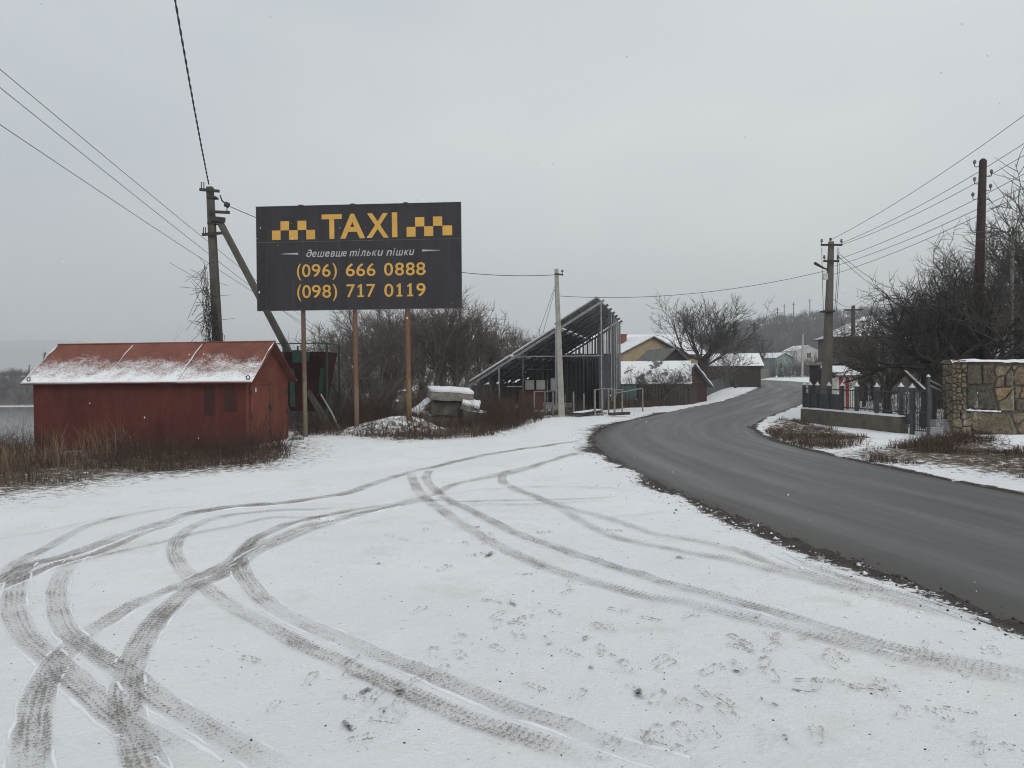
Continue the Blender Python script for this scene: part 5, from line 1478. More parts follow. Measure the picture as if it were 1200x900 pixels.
# masts on the wooded hill
for i, (px, top, bot) in enumerate(((911, 360, 382), (919, 356, 380), (930, 354, 379), (949, 350, 373))):
    t = P(px, top, 415); b = P(px, bot + 12, 415)
    e = thing('hilltop_mast', b, ('first', 'second', 'third', 'fourth')[i] + ' thin mast from the left on the wooded hill skyline', 'mast', 'masts on the hill')
    m = MB(); m.tube([b, t], [0.30, 0.2], 6); m.build('mast_shaft', M_steel_dark, e)
    m = MB(); m.beam(t + Vector((-1.0, 0, -1.2)), t + Vector((1.0, 0, -1.2)), 0.2); m.build('crossarm', M_steel_dark, e)

# board fences by the far yards
def board_fence(label, p, q, h, mat, bw=0.16, gap=0.03, name='board_fence', group=None, maxn=60):
    p, q = Vector(p), Vector(q)
    e = thing(name, p, label, 'fence', group)
    L_ = (q - p).length; d = (q - p).normalized(); nn = Vector((d.y, -d.x, 0))
    n_ = min(maxn, int(L_ / (bw + gap))); stp = L_ / n_
    rs = random.Random(int(L_ * 100))
    for i in range(n_):
        c_ = p + d * stp * (i + 0.5); g_ = float(gz(c_.x, c_.y)); hh = h * rs.uniform(0.95, 1.04)
        m = MB(); m.obox((c_.x, c_.y, g_ + hh / 2), d * (stp - gap) / 2, nn * 0.012, (0, 0, hh / 2 )); m.build('board', mat, e)
    for zf in (0.25, 0.8):
        a = p + nn * -0.05; b = q + nn * -0.05
        m = MB(); m.beam((a.x, a.y, float(gz(a.x, a.y)) + h * zf), (b.x, b.y, float(gz(b.x, b.y)) + h * zf), 0.05, 0.07); m.build('rail', mat, e)
    return e
board_fence('dark board fence below the teal shed', GD(748, 43.2), GD(800, 45.6), 1.2, M_darkwood, 0.2)
board_fence('weathered teal board fence right of the solar array', GD(728, 42.5), GD(746, 43.1), 1.2, M_teal, 0.2)
board_fence('low dark fence running along the road to the thin pole', GD(806, 52.5), GD(856, 76), 1.1, M_fence_grey, 0.34)
board_fence('short dark fence before the dark red gabled shed', GD(801, 46.2), GD(816, 50.5), 1.05, M_darkwood, 0.2)
board_fence('grey board fence below the mint green building', GD(889, 108), GD(905, 128), 1.5, M_render_grey, 0.5)
for i, (px, d) in enumerate(((792, 49.5), (797, 50), (803, 50.5))):
    g = GD(px, d); e = thing('fence_post', g, ('left', 'middle', 'right')[i] + ' one of three pale posts by the walnut tree', 'post', 'posts by the walnut tree')
    m = MB(); m.beam((g.x, g.y, g.z - 0.2), (g.x, g.y, g.z + 1.65), 0.16, 0.16, 0.15, 0.15); m.build('post_shaft', M_render_grey, e)
    m = MB(); m.beam((g.x, g.y, g.z + 1.652), (g.x, g.y, g.z + 1.70), 0.17, 0.17); m.build('snow_cap', M_snow_cap, e)

# ------------------------------------------------------------------ stone wall on the right
def stone_mat(nm_, gain):
    m, n, l, b = new_mat(nm_)
    oi = n.new('ShaderNodeObjectInfo')
    r = n.new('ShaderNodeValToRGB'); cr_ = r.color_ramp; cr_.interpolation = 'LINEAR'
    cols = [(0.0, (0.165, 0.148, 0.126)), (0.2, (0.270, 0.228, 0.168)), (0.4, (0.200, 0.182, 0.158)), (0.6, (0.310, 0.252, 0.172)), (0.8, (0.240, 0.214, 0.178)), (1.0, (0.300, 0.258, 0.195))]
    cr_.elements[0].position = 0; cr_.elements[0].color = cols[0][1] + (1,)
    cr_.elements[1].position = 1; cr_.elements[1].color = cols[-1][1] + (1,)
    for p_, c_ in cols[1:-1]:
        e = cr_.elements.new(p_); e.color = c_ + (1,)
    l.new(oi.outputs['Random'], r.inputs['Fac'])
    f = noise_node(n, l, 8, 8, 0.72); r1 = ramp(n, 0.36, 0.66, (0.45, 0.43, 0.41, 1), (1.3, 1.27, 1.2, 1)); l.new(f, r1.inputs['Fac'])
    c = mixc(n, l, 1.0, r.outputs['Color'], r1.outputs['Color'], 'MULTIPLY')
    c = mixc(n, l, 1.0, c, gain, 'MULTIPLY')
    f2 = noise_node(n, l, 2.2, 5, 0.65, stretch=(2.5, 2.5, 0.35)); r2 = ramp(n, 0.56, 0.66); l.new(f2, r2.inputs['Fac'])
    c = mixc(n, l, math_node(n, l, 'MULTIPLY', r2.outputs['Color'], 0.6), c, (0.44, 0.43, 0.41))       # lime runs
    f3 = noise_node(n, l, 2.0, 5, 0.65); r3 = ramp(n, 0.56, 0.68); l.new(f3, r3.inputs['Fac'])
    c = mixc(n, l, math_node(n, l, 'MULTIPLY', r3.outputs['Color'], 0.6), c, (0.075, 0.068, 0.06))
    l.new(c, b.inputs['Base Color']); b.inputs['Roughness'].default_value = 0.92
    b.inputs['Specular IOR Level'].default_value = 0.2
    bump_to(n, l, b, f, 0.12, 1.0)
    return m
M_stones = [stone_mat('quarry stone tan', (1.05, 1.02, 0.97)), stone_mat('quarry stone dark', (0.56, 0.56, 0.58)), stone_mat('quarry stone ochre', (1.3, 1.13, 0.9))]
M_mortar = M('old mortar', (0.15, 0.132, 0.110), (0.055, 0.049, 0.043), scale=9, rough=0.95, bump=0.03)

def clip(poly, a, b, c):
    """keep the part of poly where a*x + b*y <= c"""
    out = []
    for i in range(len(poly)):
        p, q = poly[i], poly[(i + 1) % len(poly)]
        dp, dq = a * p[0] + b * p[1] - c, a * q[0] + b * q[1] - c
        if dp <= 0: out.append(p)
        if (dp < 0) != (dq < 0) and abs(dp - dq) > 1e-12:
            t = dp / (dp - dq); out.append((p[0] + t * (q[0] - p[0]), p[1] + t * (q[1] - p[1])))
    return out
def cells(seeds, rect, gap):
    res = []
    for i, s in enumerate(seeds):
        poly = [(rect[0], rect[1]), (rect[2], rect[1]), (rect[2], rect[3]), (rect[0], rect[3])]
        for j, t in enumerate(seeds):
            if i == j: continue
            dx, dy = t[0] - s[0], t[1] - s[1]
            if abs(dx) > 1.6 or abs(dy) > 1.6: continue
            L_ = math.hypot(dx, dy)
            mx, my = (s[0] + t[0]) / 2, (s[1] + t[1]) / 2
            a, b = dx / L_, dy / L_
            poly = clip(poly, a, b, a * mx + b * my - gap)
            if len(poly) < 3: break
        if len(poly) >= 3: res.append(poly)
    return res
SW = thing('stone_wall', (11.48, 20.0, 0.0), 'rough tan quarry-stone wall capped with snow at the right edge', 'wall', rot=R(-3))
WLEN, WH = 4.6, 1.98
m = MB(); m.box((0.03, 0.05, -0.6), (WLEN, 0.5, WH - 0.03)); m.build('mortar_core', M_mortar, SW, local=True)
rw_ = random.Random(12)
def jit(seeds, k): return [(a + rw_.uniform(-k, k), b + rw_.uniform(-k, k)) for a, b in seeds]
seeds = []
zz = 0.62
while zz < WH + 0.05:                            # small rubble at the left end
    xx = 0.05
    while xx < 0.36: seeds.append((xx, zz)); xx += 0.115
    zz += 0.12
seeds = jit(seeds, 0.045)
polys = [(p, 0) for p in cells(seeds, (0.0, 0.60, 0.345, WH), 0.008)]
seeds = jit([(0.1, -0.2), (0.34, -0.25), (0.12, 0.08), (0.40, 0.12), (0.14, 0.33), (0.36, 0.36), (0.10, 0.52), (0.33, 0.53)], 0.05)
polys += [(p, 0) for p in cells(seeds, (0.0, -0.4, 0.47, 0.595), 0.008)]
def wz(zx, zy): return ((1100 + zx * 100 / 529.0 - 1116) * 20 / 900.0, 1.75 - (410 + zy * 170 / 900.0 - 432.5) / 900 * 20)
HAND = [([(168, 92), (255, 90), (262, 215), (170, 218)], 1), ([(262, 90), (338, 94), (330, 150), (345, 212), (268, 216)], 1),
        ([(172, 224), (322, 222), (332, 300), (352, 376), (262, 372), (166, 356)], 1), ([(344, 98), (436, 104), (400, 160), (352, 168), (338, 150)], 0),
        ([(404, 164), (438, 112), (452, 180), (446, 226), (400, 232)], 0), ([(356, 174), (396, 168), (394, 232), (334, 234)], 2),
        ([(333, 240), (455, 232), (400, 300), (356, 322)], 2), ([(404, 304), (454, 240), (456, 384), (366, 384), (358, 328)], 0),
        ([(474, 112), (560, 92), (570, 226), (462, 222), (446, 170)], 2), ([(444, 104), (468, 100), (466, 120), (446, 130)], 0),
        ([(462, 232), (500, 236), (482, 300), (460, 304)], 0), ([(506, 234), (580, 232), (580, 300), (490, 306)], 2), ([(462, 310), (560, 308), (560, 380), (462, 378)], 0),
        ([(192, 382), (364, 390), (438, 402), (482, 520), (430, 546), (330, 522), (212, 505), (186, 450)], 0),
        ([(446, 402), (520, 392), (524, 420), (470, 470), (448, 440)], 0), ([(528, 392), (620, 390), (620, 530), (488, 526), (476, 474), (524, 428)], 0),
        ([(206, 514), (322, 528), (326, 600), (212, 596)], 1), ([(330, 532), (428, 552), (450, 636), (332, 628)], 0), ([(436, 552), (528, 540), (536, 630), (458, 640)], 0), ([(535, 540), (640, 536), (650, 640), (544, 638)], 1),
        ([(200, 604), (330, 634), (456, 648), (456, 720), (200, 720)], 0), ([(462, 648), (660, 646), (660, 720), (462, 720)], 0)]
polys += [([wz(a, b) for a, b in p][::-1], k) for p, k in HAND]
seeds = []
rowz = -0.4
for rh in (0.42, 0.5, 0.62, 0.48, 0.4):
    xx = 2.35 + rw_.uniform(0, 0.2)
    while xx < WLEN + 0.2: seeds.append((xx, rowz + rh / 2 + rw_.uniform(-0.06, 0.06))); xx += rw_.uniform(0.5, 0.9)
    rowz += rh
polys += [(p, rw_.choice((0, 0, 1, 2))) for p in cells(seeds, (2.2, -0.4, WLEN, WH), 0.008)]
def stone_mesh(poly, to3, dep, seed):
    rs = random.Random(seed)
    cx_ = sum(p[0] for p in poly) / len(poly); cy_ = sum(p[1] for p in poly) / len(poly)
    # roughen the outline
    out = []
    for i in range(len(poly)):
        p, q = poly[i], poly[(i + 1) % len(poly)]
        L_ = math.hypot(q[0] - p[0], q[1] - p[1])
        k = max(1, int(L_ / 0.055))
        for t in range(k):
            f = t / k
            x, y = p[0] + (q[0] - p[0]) * f, p[1] + (q[1] - p[1]) * f
            s = 1.0 - (0.04 if t == 0 else 0.0) - rs.uniform(0, 0.055)
            out.append((cx_ + (x - cx_) * s, cy_ + (y - cy_) * s))
    n_ = len(out)
    tilt = (rs.uniform(-.05, .05), rs.uniform(-.05, .05))
    V = []
    for s, d in ((1.0, 0.0), (0.985, dep * 0.6), (0.90, dep * 0.92), (0.62, dep), (0.3, dep * 1.05)):
        for x, y in out:
            dx, dy = (x - cx_) * s, (y - cy_) * s
            V.append(to3(cx_ + dx, cy_ + dy, d + (dx * tilt[0] + dy * tilt[1] + rs.uniform(-.010, .010) if d > 0 else 0)))
    F_ = []
    for a in range(4):
        for k in range(n_):
            k2 = (k + 1) % n_
            F_.append((a * n_ + k, a * n_ + k2, (a + 1) * n_ + k2, (a + 1) * n_ + k))
    F_.append(tuple(4 * n_ + k for k in range(n_)))
    m = MB(); m.add(V, F_)
    return m
for i, (po, tone) in enumerate(polys):
    area = abs(sum(po[k][0] * po[(k + 1) % len(po)][1] - po[(k + 1) % len(po)][0] * po[k][1] for k in range(len(po)))) / 2
    if area < 0.003: continue
    stone_mesh(po, lambda x, z, d: (x, 0.05 - d, z), rw_.uniform(0.045, 0.085) if area > 0.03 else rw_.uniform(0.04, 0.10), i).build('stone', M_stones[tone], SW, local=True)
seeds = jit([(y_, z_) for z_ in np.arange(-0.25, WH, 0.17) for y_ in (0.13, 0.32)], 0.05)
for i, po in enumerate(cells(seeds, (0.05, -0.4, 0.5, WH), 0.01)):
    stone_mesh(po, lambda y, z, d: (0.03 - d * 0.8, 0.55 - y, z), rw_.uniform(0.04, 0.07), 500 + i).build('stone', M_stones[0], SW, local=True)
m = MB()
pts_ = [wz(zx, 366 + zx * 0.05) for zx in np.linspace(166, 372, 14)]
m.tube([(a, 0.0 - 0.01 * (k % 2), b) for k, (a, b) in enumerate(pts_)], [0.018 + 0.006 * (k % 3) for k in range(14)], 6); m.build('ledge_snow', M_snow_cap, SW, local=True, smooth=True)
# uneven snow cap
n1, n2 = 70, 7
V = []
for i in range(n1):
    for j in range(n2):
        x = -0.03 + (WLEN + 0.03) * i / (n1 - 1); y = -0.05 + 0.6 * j / (n2 - 1)
        e = 0 if j in (0, n2 - 1) else 1
        V.append((x, y + 0.03 * float(vnoise(x, j, 0.25, 3)), WH - 0.03 + e * (0.036 + 0.05 * float(fbm(x, y, 0.4, 8))) - (0.03 + 0.06 * float(vnoise(x, 0, 0.18, 5)) if e == 0 else 0)))
idx = np.arange(n1 * n2).reshape(n1, n2)
np_obj('snow_cap', np_mesh('snow_cap', V, np.stack([idx[:-1, :-1], idx[1:, :-1], idx[1:, 1:], idx[:-1, 1:]], -1).reshape(-1, 4), mat=M_snow_cap), SW)

# ------------------------------------------------------------------ grey fence on its low wall, gate
FA, FB = Vector((9.80, 25.6, 0)), Vector((10.50, 20.75, 0))
def on_line(px):
    k = (px - 600) / F; d = FB - FA
    t = (k * FA.y - FA.x) / (d.x - k * d.y)
    return FA + d * t
FE = thing('iron_fence', (FA.x, FA.y, 0), 'dark grey iron fence with white-tipped posts on a low concrete wall', 'fence')
dW = (FB - FA).normalized(); nW = Vector((dW.y, -dW.x, 0))
WT = 0.47
m = noisy_box((1, 1, 1), 3, 0.0, 10)
L_ = (FB - FA).length + 0.3
m.v = [tuple(FA.lerp(FB, 0.5) + dW * (x * L_) + nW * (y * 0.28 + 0.012 * float(vnoise(x * L_ * 3, z * 4, 1, 2))) + Vector((0, 0, -0.3 + z * (WT + 0.3)))) for x, y, z in m.v]
m.build('base_wall', M('brown stained concrete', (0.15, 0.128, 0.102), (0.085, 0.072, 0.058), scale=3, rough=0.95, bump=0.015), FE)
m = noisy_box((1, 1, 1), 4, 0.0, 12)
m.v = [tuple(FA.lerp(FB, 0.5) + dW * (x * L_) + nW * (y * 0.27) + Vector((0, 0, WT + 0.002 + z * (0.05 + 0.03 * float(vnoise(x * L_, 0, 0.3, 6)))))) for x, y, z in m.v]
m.build('snow_cap', M_snow_cap, FE, smooth=True)
PXS = (942.5, 949.5, 958, 971.5, 987, 1004, 1027.5, 1056)
pp_ = [on_line(px) for px in PXS]
FH = 1.16
def fence_post(p, z0, h, par, w_=0.095):
    m = MB(); m.beam((p.x, p.y, z0), (p.x, p.y, z0 + h), w_, w_, up=(0, 1, 0)); o = m.build('post', M_fence_grey, par)
    m = MB()
    a = w_ / 2 + 0.012; zt_ = z0 + h
    m.box((p.x - a, p.y - a, zt_ + 0.001), (p.x + a, p.y + a, zt_ + 0.03))
    m.add([(p.x - a * .8, p.y - a * .8, zt_ + 0.03), (p.x + a * .8, p.y - a * .8, zt_ + 0.03), (p.x + a * .8, p.y + a * .8, zt_ + 0.03), (p.x - a * .8, p.y + a * .8, zt_ + 0.03), (p.x, p.y, zt_ + 0.13)], [(0, 1, 4), (1, 2, 4), (2, 3, 4), (3, 0, 4)])
    m.build('cap', M_white, o)
for i, p in enumerate(pp_):
    fence_post(p, 0.40 if i < 7 else -0.1, (FH + 0.10 - 0.40) if i < 7 else FH + 0.22, FE)
for i in range(7):
    a, b = pp_[i] + dW * 0.05, pp_[i + 1] - dW * 0.05
    for zz in (FH - 0.02, WT + 0.14):
        m = MB(); m.beam((a.x, a.y, zz), (b.x, b.y, zz), 0.03, 0.035); m.build('rail', M_fence_grey, FE)
    if i < 4:
        c_ = a.lerp(b, 0.5); L2 = (b - a).length / 2
        z0_, z1_ = WT + 0.05, FH - 0.16
        m = MB(); m.obox((c_.x, c_.y, (z0_ + z1_) / 2), dW * (L2 - 0.005), nW * 0.006, (0, 0, (z1_ - z0_) / 2))
        m.build('infill_sheet', M_fence_grey, FE)
# thin bars between the open bays of the fence
for i in (4, 5, 6):
    a, b = pp_[i], pp_[i + 1]
    for k in range(1, 7):
        c_ = a.lerp(b, k / 7); m = MB(); m.tube([(c_.x, c_.y, WT + 0.14), (c_.x, c_.y, FH - 0.03)], 0.008, 5); m.build('bar', M_fence_grey, FE)
# gate leaf folded back and mesh panel
GT = thing('iron_gate', (10.6, 20.6, 0), 'grey iron gate with sloping handrail between fence and stone wall', 'gate')
g1, g2 = P(1069, 480, 20.3), P(1088, 480, 19.9)
fence_post(Vector((g1.x, g1.y, 0)), -0.1, 1.36, GT, 0.09)
m = MB(); m.tube([(g2.x, g2.y, -0.15), (g2.x, g2.y, 1.55)], 0.045, 10); po = m.build('post', M_fence_grey, GT)
m = MB(); m.tube([(g2.x, g2.y, 1.551), (g2.x, g2.y, 1.58), (g2.x, g2.y, 1.62)], [0.05, 0.045, 0.01], 8); m.build('cap', M_white, po)
h1 = P(1117, 459, 20.9)
for dz in (0, -0.13):
    m = MB(); m.tube([(g2.x, g2.y, 1.48 + dz), (h1.x, h1.y, h1.z + dz)], 0.022, 6); m.build('handrail', M_galv, GT)
for zz in (0.98, 0.28):
    m = MB(); m.tube([(g2.x, g2.y, zz), (11.5, 20.9, zz + 0.02)], 0.02, 6); m.build('rail', M_fence_grey, GT)
m = MB(); gm_ = Vector(((g2.x + 11.5) / 2, (g2.y + 20.9) / 2 + 0.03, 0.42)); gd_ = Vector((11.5 - g2.x, 20.9 - g2.y, 0)); m.obox(gm_, gd_ * 0.48, Vector((-gd_.y, gd_.x, 0)).normalized() * 0.006, (0, 0, 0.13)); m.build('infill_sheet', M_fence_grey, GT)
m = MB(); gm_ = Vector(((10.55 + g1.x) / 2, (20.75 + g1.y) / 2 + 0.03, 0.42)); gd_ = Vector((g1.x - 10.55, g1.y - 20.75, 0)); m.obox(gm_, gd_ * 0.42, Vector((-gd_.y, gd_.x, 0)).normalized() * 0.006, (0, 0, 0.13)); m.build('infill_sheet', M_fence_grey, GT)
for k in range(11):
    t = (k + 0.5) / 11; x, y = g2.x + (11.5 - g2.x) * t, g2.y + (20.9 - g2.y) * t
    m = MB(); m.tube([(x, y, 0.27), (x, y, 1.3)], 0.013, 5); m.build('bar', M_fence_grey, GT)
for k in range(6):
    t = (k + 0.5) / 6; a = Vector((10.55, 20.75, 0)).lerp(Vector((g1.x, g1.y, 0)), t)
    m = MB(); m.tube([(a.x, a.y, 0.3), (a.x, a.y, 1.1)], 0.012, 5); m.build('bar', M_fence_grey, GT)
for k in range(8):
    t = (k + 0.5) / 8; x, y = g1.x + (g2.x - g1.x) * t, g1.y + (g2.y - g1.y) * t
    m = MB(); m.tube([(x, y, 0.12), (x, y, 1.22)], 0.012, 5); m.build('bar', M_fence_grey, GT)
for zz in (0.14, 0.62, 1.18):
    m = MB(); m.tube([(g1.x, g1.y, zz), (g2.x, g2.y, zz)], 0.016, 6); m.build('rail', M_fence_grey, GT)
MP_ = thing('wire_mesh_panel', (g2.x + 0.05, g2.y + 0.3, 0), 'pale diamond wire mesh panel leaning at the foot of the stone wall', 'mesh panel')
a0, a1 = P(1089, 517, 19.9), P(1117, 516, 20.05)
a0.z, a1.z = 0.0, 0.0
uvec = (a1 - a0).normalized(); L_ = (a1 - a0).length; hm = 0.42
def mp(u_, v_): return a0 + uvec * u_ + Vector((0, 0.12 * v_ / hm, v_))
m = MB()
for k in range(-6, 14):
    for s_ in (1, -1):
        pts = []
        for t in np.linspace(0, 1, 12):
            u_ = (k * 0.075 + s_ * t * hm) ; 
            if 0 <= u_ <= L_: pts.append(mp(u_, t * hm))
        if len(pts) > 1: m.tube([pts[0], pts[-1]], 0.007, 4)
m.build('mesh', M_galv, MP_)
m = MB(); m.tube([mp(0, 0), mp(L_, 0), mp(L_, hm), mp(0, hm), mp(0, 0)], 0.012, 5); m.build('frame', M_galv, MP_)

# red and white well house behind the fence
g = GD(985, 34)
KW = thing('well_house', (g.x, g.y, g.z), 'small red and white well house with snowy roof behind the concrete pole', 'well house', rot=R(14))
for x in (-0.48, -0.16, 0.16, 0.48):
    m = MB(); m.box((x - 0.06, -0.46, -0.2), (x + 0.06, -0.36, 1.45)); m.build('corner_post', M_white, KW, local=True)
for x in (-0.32, 0.0, 0.32):
    m = MB(); m.box((x - 0.099, -0.42, -0.2), (x + 0.099, -0.39, 1.40)); m.build('panel', M_red if x < 0.3 else M_white, KW, local=True)
for x in (-0.50, 0.46):
    m = MB(); m.box((x, -0.355, -0.2), (x + 0.04, 0.45, 1.40)); m.build('side_panel', M_red if x > 0 else M_white, KW, local=True)
m = MB(); m.poly_prism([(-0.62, -0.6, 1.46), (-0.62, 0.55, 1.80), (-0.62, 0.55, 1.86), (-0.62, -0.6, 1.52)], (1.24, 0, 0)); rf = m.build('roof', M_slate, KW, local=True)
m = MB(); m.poly_prism([(-0.61, -0.61, 1.525), (-0.61, 0.55, 1.868), (-0.61, 0.55, 1.95), (-0.61, -0.55, 1.62)], (1.22, 0, 0)); m.build('snow_layer', M_snow_cap, rf, local=True)
a, b = P(1061, 437, 23.5), P(1084, 453, 22.3)
e = thing('leaning_plank', (b.x, b.y, 0), 'snowy plank leaning in the yard behind the grey gate', 'plank')
b.z = 1.1
m = MB(); m.beam(a, Vector((b.x, b.y, b.z)), 0.07, 0.12); m.build('plank_body', M_bark, e)
m = MB(); m.beam(Vector((b.x, b.y + 0.12, -0.1)), Vector((b.x, b.y + 0.12, 1.12)), 0.08); m.build('prop', M_bark, e)
m = MB(); m.beam(a + Vector((0, 0, 0.075)), Vector((b.x, b.y, b.z + 0.075)), 0.06, 0.025); m.build('snow_cap', M_snow_cap, e)
# dark outbuilding behind the well house
g = GD(985, 43)
house('low_shed', 'dark low shed behind the red and white well house', 'shed', (g.x + 0.5, g.y, g.z), R(5), 2.2, 2.5, 2.0, 2.2, M_darkwood, snowy=False, ov=0.1)

# ================================================================== VEGETATION
# ------------------------------------------------------------------ tree shapes
def L(n, length, angle, **k): return dict(n=n, length=length, angle=angle, **k)
walnut = tree_meshes('walnut', (M_bark, M_twig), seed=23, trunk_h=1.7, trunk_r=0.15, levels=[
    L(13, 3.3, 56, tmin=0.55, top=4, pts=8, wander=0.09, up=0.11, sides=5, rfac=0.50, trunk_taper=0.8), L(8, 1.6, 34, tmin=0.2, pts=5, wander=0.10, up=0.10, sides=4, rfac=0.46),
    L(5, 0.9, 34, tmin=0.15, pts=4, wander=0.12, up=0.08, rfac=0.55, rmin=0.010), L(4, 0.42, 38, tmin=0.1, pts=3, rmin=0.008, rfac=0.6)])
orchA = tree_meshes('orchard_a', (M_twig_black, M_twig_black), seed=21, trunk_h=1.35, trunk_r=0.17, levels=[
    L(8, 2.7, 48, tmin=0.5, top=3, pts=8, wander=0.20, up=0.05, sides=5, rfac=0.66, trunk_taper=0.8), L(8, 1.5, 50, tmin=0.15, pts=6, wander=0.24, up=0.04, sides=4, rfac=0.56),
    L(6, 0.8, 52, tmin=0.1, pts=5, wander=0.26, up=0.05, rfac=0.55, rmin=0.007), L(3, 0.38, 50, tmin=0.1, pts=3, wander=0.2, rmin=0.0055)])
orchB = tree_meshes('orchard_b', (M_bark, M_twig), seed=33, trunk_h=1.2, trunk_r=0.13, lean=(0.15, 0.0), levels=[
    L(9, 2.4, 42, tmin=0.4, top=3, pts=7, wander=0.2, up=0.08, sides=5, rfac=0.62, trunk_taper=0.75), L(7, 1.4, 46, tmin=0.15, pts=5, wander=0.22, up=0.07, sides=4, rfac=0.52),
    L(6, 0.7, 48, tmin=0.1, pts=4, wander=0.24, up=0.06, rfac=0.55, rmin=0.008), L(4, 0.36, 48, pts=3, rmin=0.006)])
thickA = tree_meshes('thicket_a', (M_twig_brown, M_twig_brown), seed=41, trunk_h=2.2, trunk_r=0.075, stems=6, stem_spread=0.42, base_r=0.5, levels=[
    L(7, 1.5, 36, tmin=0.25, pts=6, wander=0.15, up=0.08, sides=4, rfac=0.6), L(7, 0.85, 40, tmin=0.15, pts=4, wander=0.18, up=0.07, rfac=0.55, rmin=0.009), L(6, 0.45, 42, tmin=0.1, pts=3, wander=0.2, up=0.06, rmin=0.0075)])
thickB = tree_meshes('thicket_b', (M_twig_grey, M_twig_brown), seed=52, trunk_h=2.6, trunk_r=0.11, stems=3, stem_spread=0.3, base_r=0.3, levels=[
    L(10, 1.7, 40, tmin=0.3, pts=6, wander=0.14, up=0.10, sides=4, rfac=0.55), L(8, 0.9, 38, tmin=0.15, pts=4, wander=0.16, up=0.08, rfac=0.55, rmin=0.009), L(7, 0.5, 40, tmin=0.1, pts=3, wander=0.18, up=0.06, rmin=0.0075)])
thickC = tree_meshes('thicket_c', (M_twig_grey, M_twig_grey), seed=63, trunk_h=2.4, trunk_r=0.085, stems=4, stem_spread=0.55, base_r=0.35, levels=[
    L(8, 1.8, 44, tmin=0.2, pts=7, wander=0.2, up=0.06, sides=4, rfac=0.6), L(7, 1.0, 44, tmin=0.15, pts=5, wander=0.22, up=0.05, rfac=0.55, rmin=0.009), L(5, 0.5, 45, tmin=0.1, pts=3, wander=0.2, rmin=0.0075)])
yard = tree_meshes('yard', (M_bark, M_twig_grey), seed=72, trunk_h=1.2, trunk_r=0.10, levels=[
    L(8, 1.6, 42, tmin=0.4, top=3, pts=6, wander=0.2, up=0.09, sides=4, rfac=0.6), L(7, 0.95, 44, tmin=0.15, pts=5, wander=0.2, up=0.07, rfac=0.52, rmin=0.010), L(6, 0.5, 44, tmin=0.1, pts=3, rmin=0.009)])
poplar = tree_meshes('poplar', (M_twig_grey, M_twig_grey), seed=80, trunk_h=11, trunk_r=0.28, levels=[
    L(60, 2.2, 24, tmin=0.12, pts=4, wander=0.06, up=0.12, rfac=0.35, fall=0.6, rmin=0.05), L(6, 0.9, 26, tmin=0.2, pts=3, up=0.1, rmin=0.035)])
tallD = tree_meshes('tall_d', (M_bark, M_twig), seed=91, trunk_h=3.6, trunk_r=0.17, levels=[
    L(16, 2.5, 40, tmin=0.35, top=3, pts=7, wander=0.14, up=0.12, sides=4, rfac=0.5, trunk_taper=0.4), L(8, 1.3, 40, tmin=0.15, pts=5, wander=0.16, up=0.09, rfac=0.5, rmin=0.013), L(6, 0.65, 42, tmin=0.1, pts=3, rmin=0.010)])

wz_ = max(v.co.z for v in walnut[1].vertices); wx_ = max(abs(v.co.x) for v in walnut[1].vertices)
plant('walnut_tree', walnut, GD(822, 60), 'large bare round-crowned tree by the road beyond the solar array', 'tree', rot=1.0, sc=(min(8.6 / wz_, 4.0 / wx_ * 1.15), 8.6 / wz_, 8.6 / wz_))
plant('fruit_tree', orchA, GD(1087, 23.2), 'big dark bare fruit tree right behind the grey gate', 'tree', rot=0.4, sc=1.4)
OG_ = 'bare fruit trees of the right-hand orchard'
for i, (px, d, me_, rt, sc, lb) in enumerate((
        (1040, 29, orchB, 1.3, 1.35, 'bare fruit tree left of the big one, behind the iron fence'),
        (1126, 25.5, orchB, 2.9, 1.6, 'bare fruit tree directly above the left end of the stone wall'),
        (1175, 22.8, orchB, 4.0, 1.5, 'bare fruit tree behind the stone wall, right of the wooden pole'),
        (1222, 23.2, tallD, 0.6, 1.3, 'tall bare tree whose branches reach in at the right edge'),
        (1106, 33, orchB, 2.2, 1.7, 'bare fruit tree in the second row left of the wooden pole'),
        (1150, 33, tallD, 0.2, 1.2, 'bare tree in the second row behind the wooden pole'),
        (1196, 30, tallD, 3.3, 1.3, 'bare tree in the second row at the right edge'),
        (1030, 40, yard, 0.9, 1.3, 'small bare tree in front of the pale grey house'),
        (1084, 41, tallD, 1.9, 1.1, 'bare tree far back in the orchard, above the big dark one'),
        (1190, 40, tallD, 5.5, 1.25, 'bare tree far back in the orchard at the right edge'),
        (996, 42, yard, 0.3, 1.75, 'bare tree in front of the pale grey house, behind the crossarm pole'), (1024, 44, yard, 3.1, 1.9, 'bare tree before the right half of the pale grey house'),
        (1012, 36, yard, 2.4, 0.95, 'small bare tree right of the well house'))):
    g = GD(px, d)
    plant('fruit_tree' if me_ in (orchA, orchB, yard) else 'bare_tree', me_, g, lb, 'tree', OG_, rt, sc)
TG_ = 'bare trees of the thicket behind the billboard'
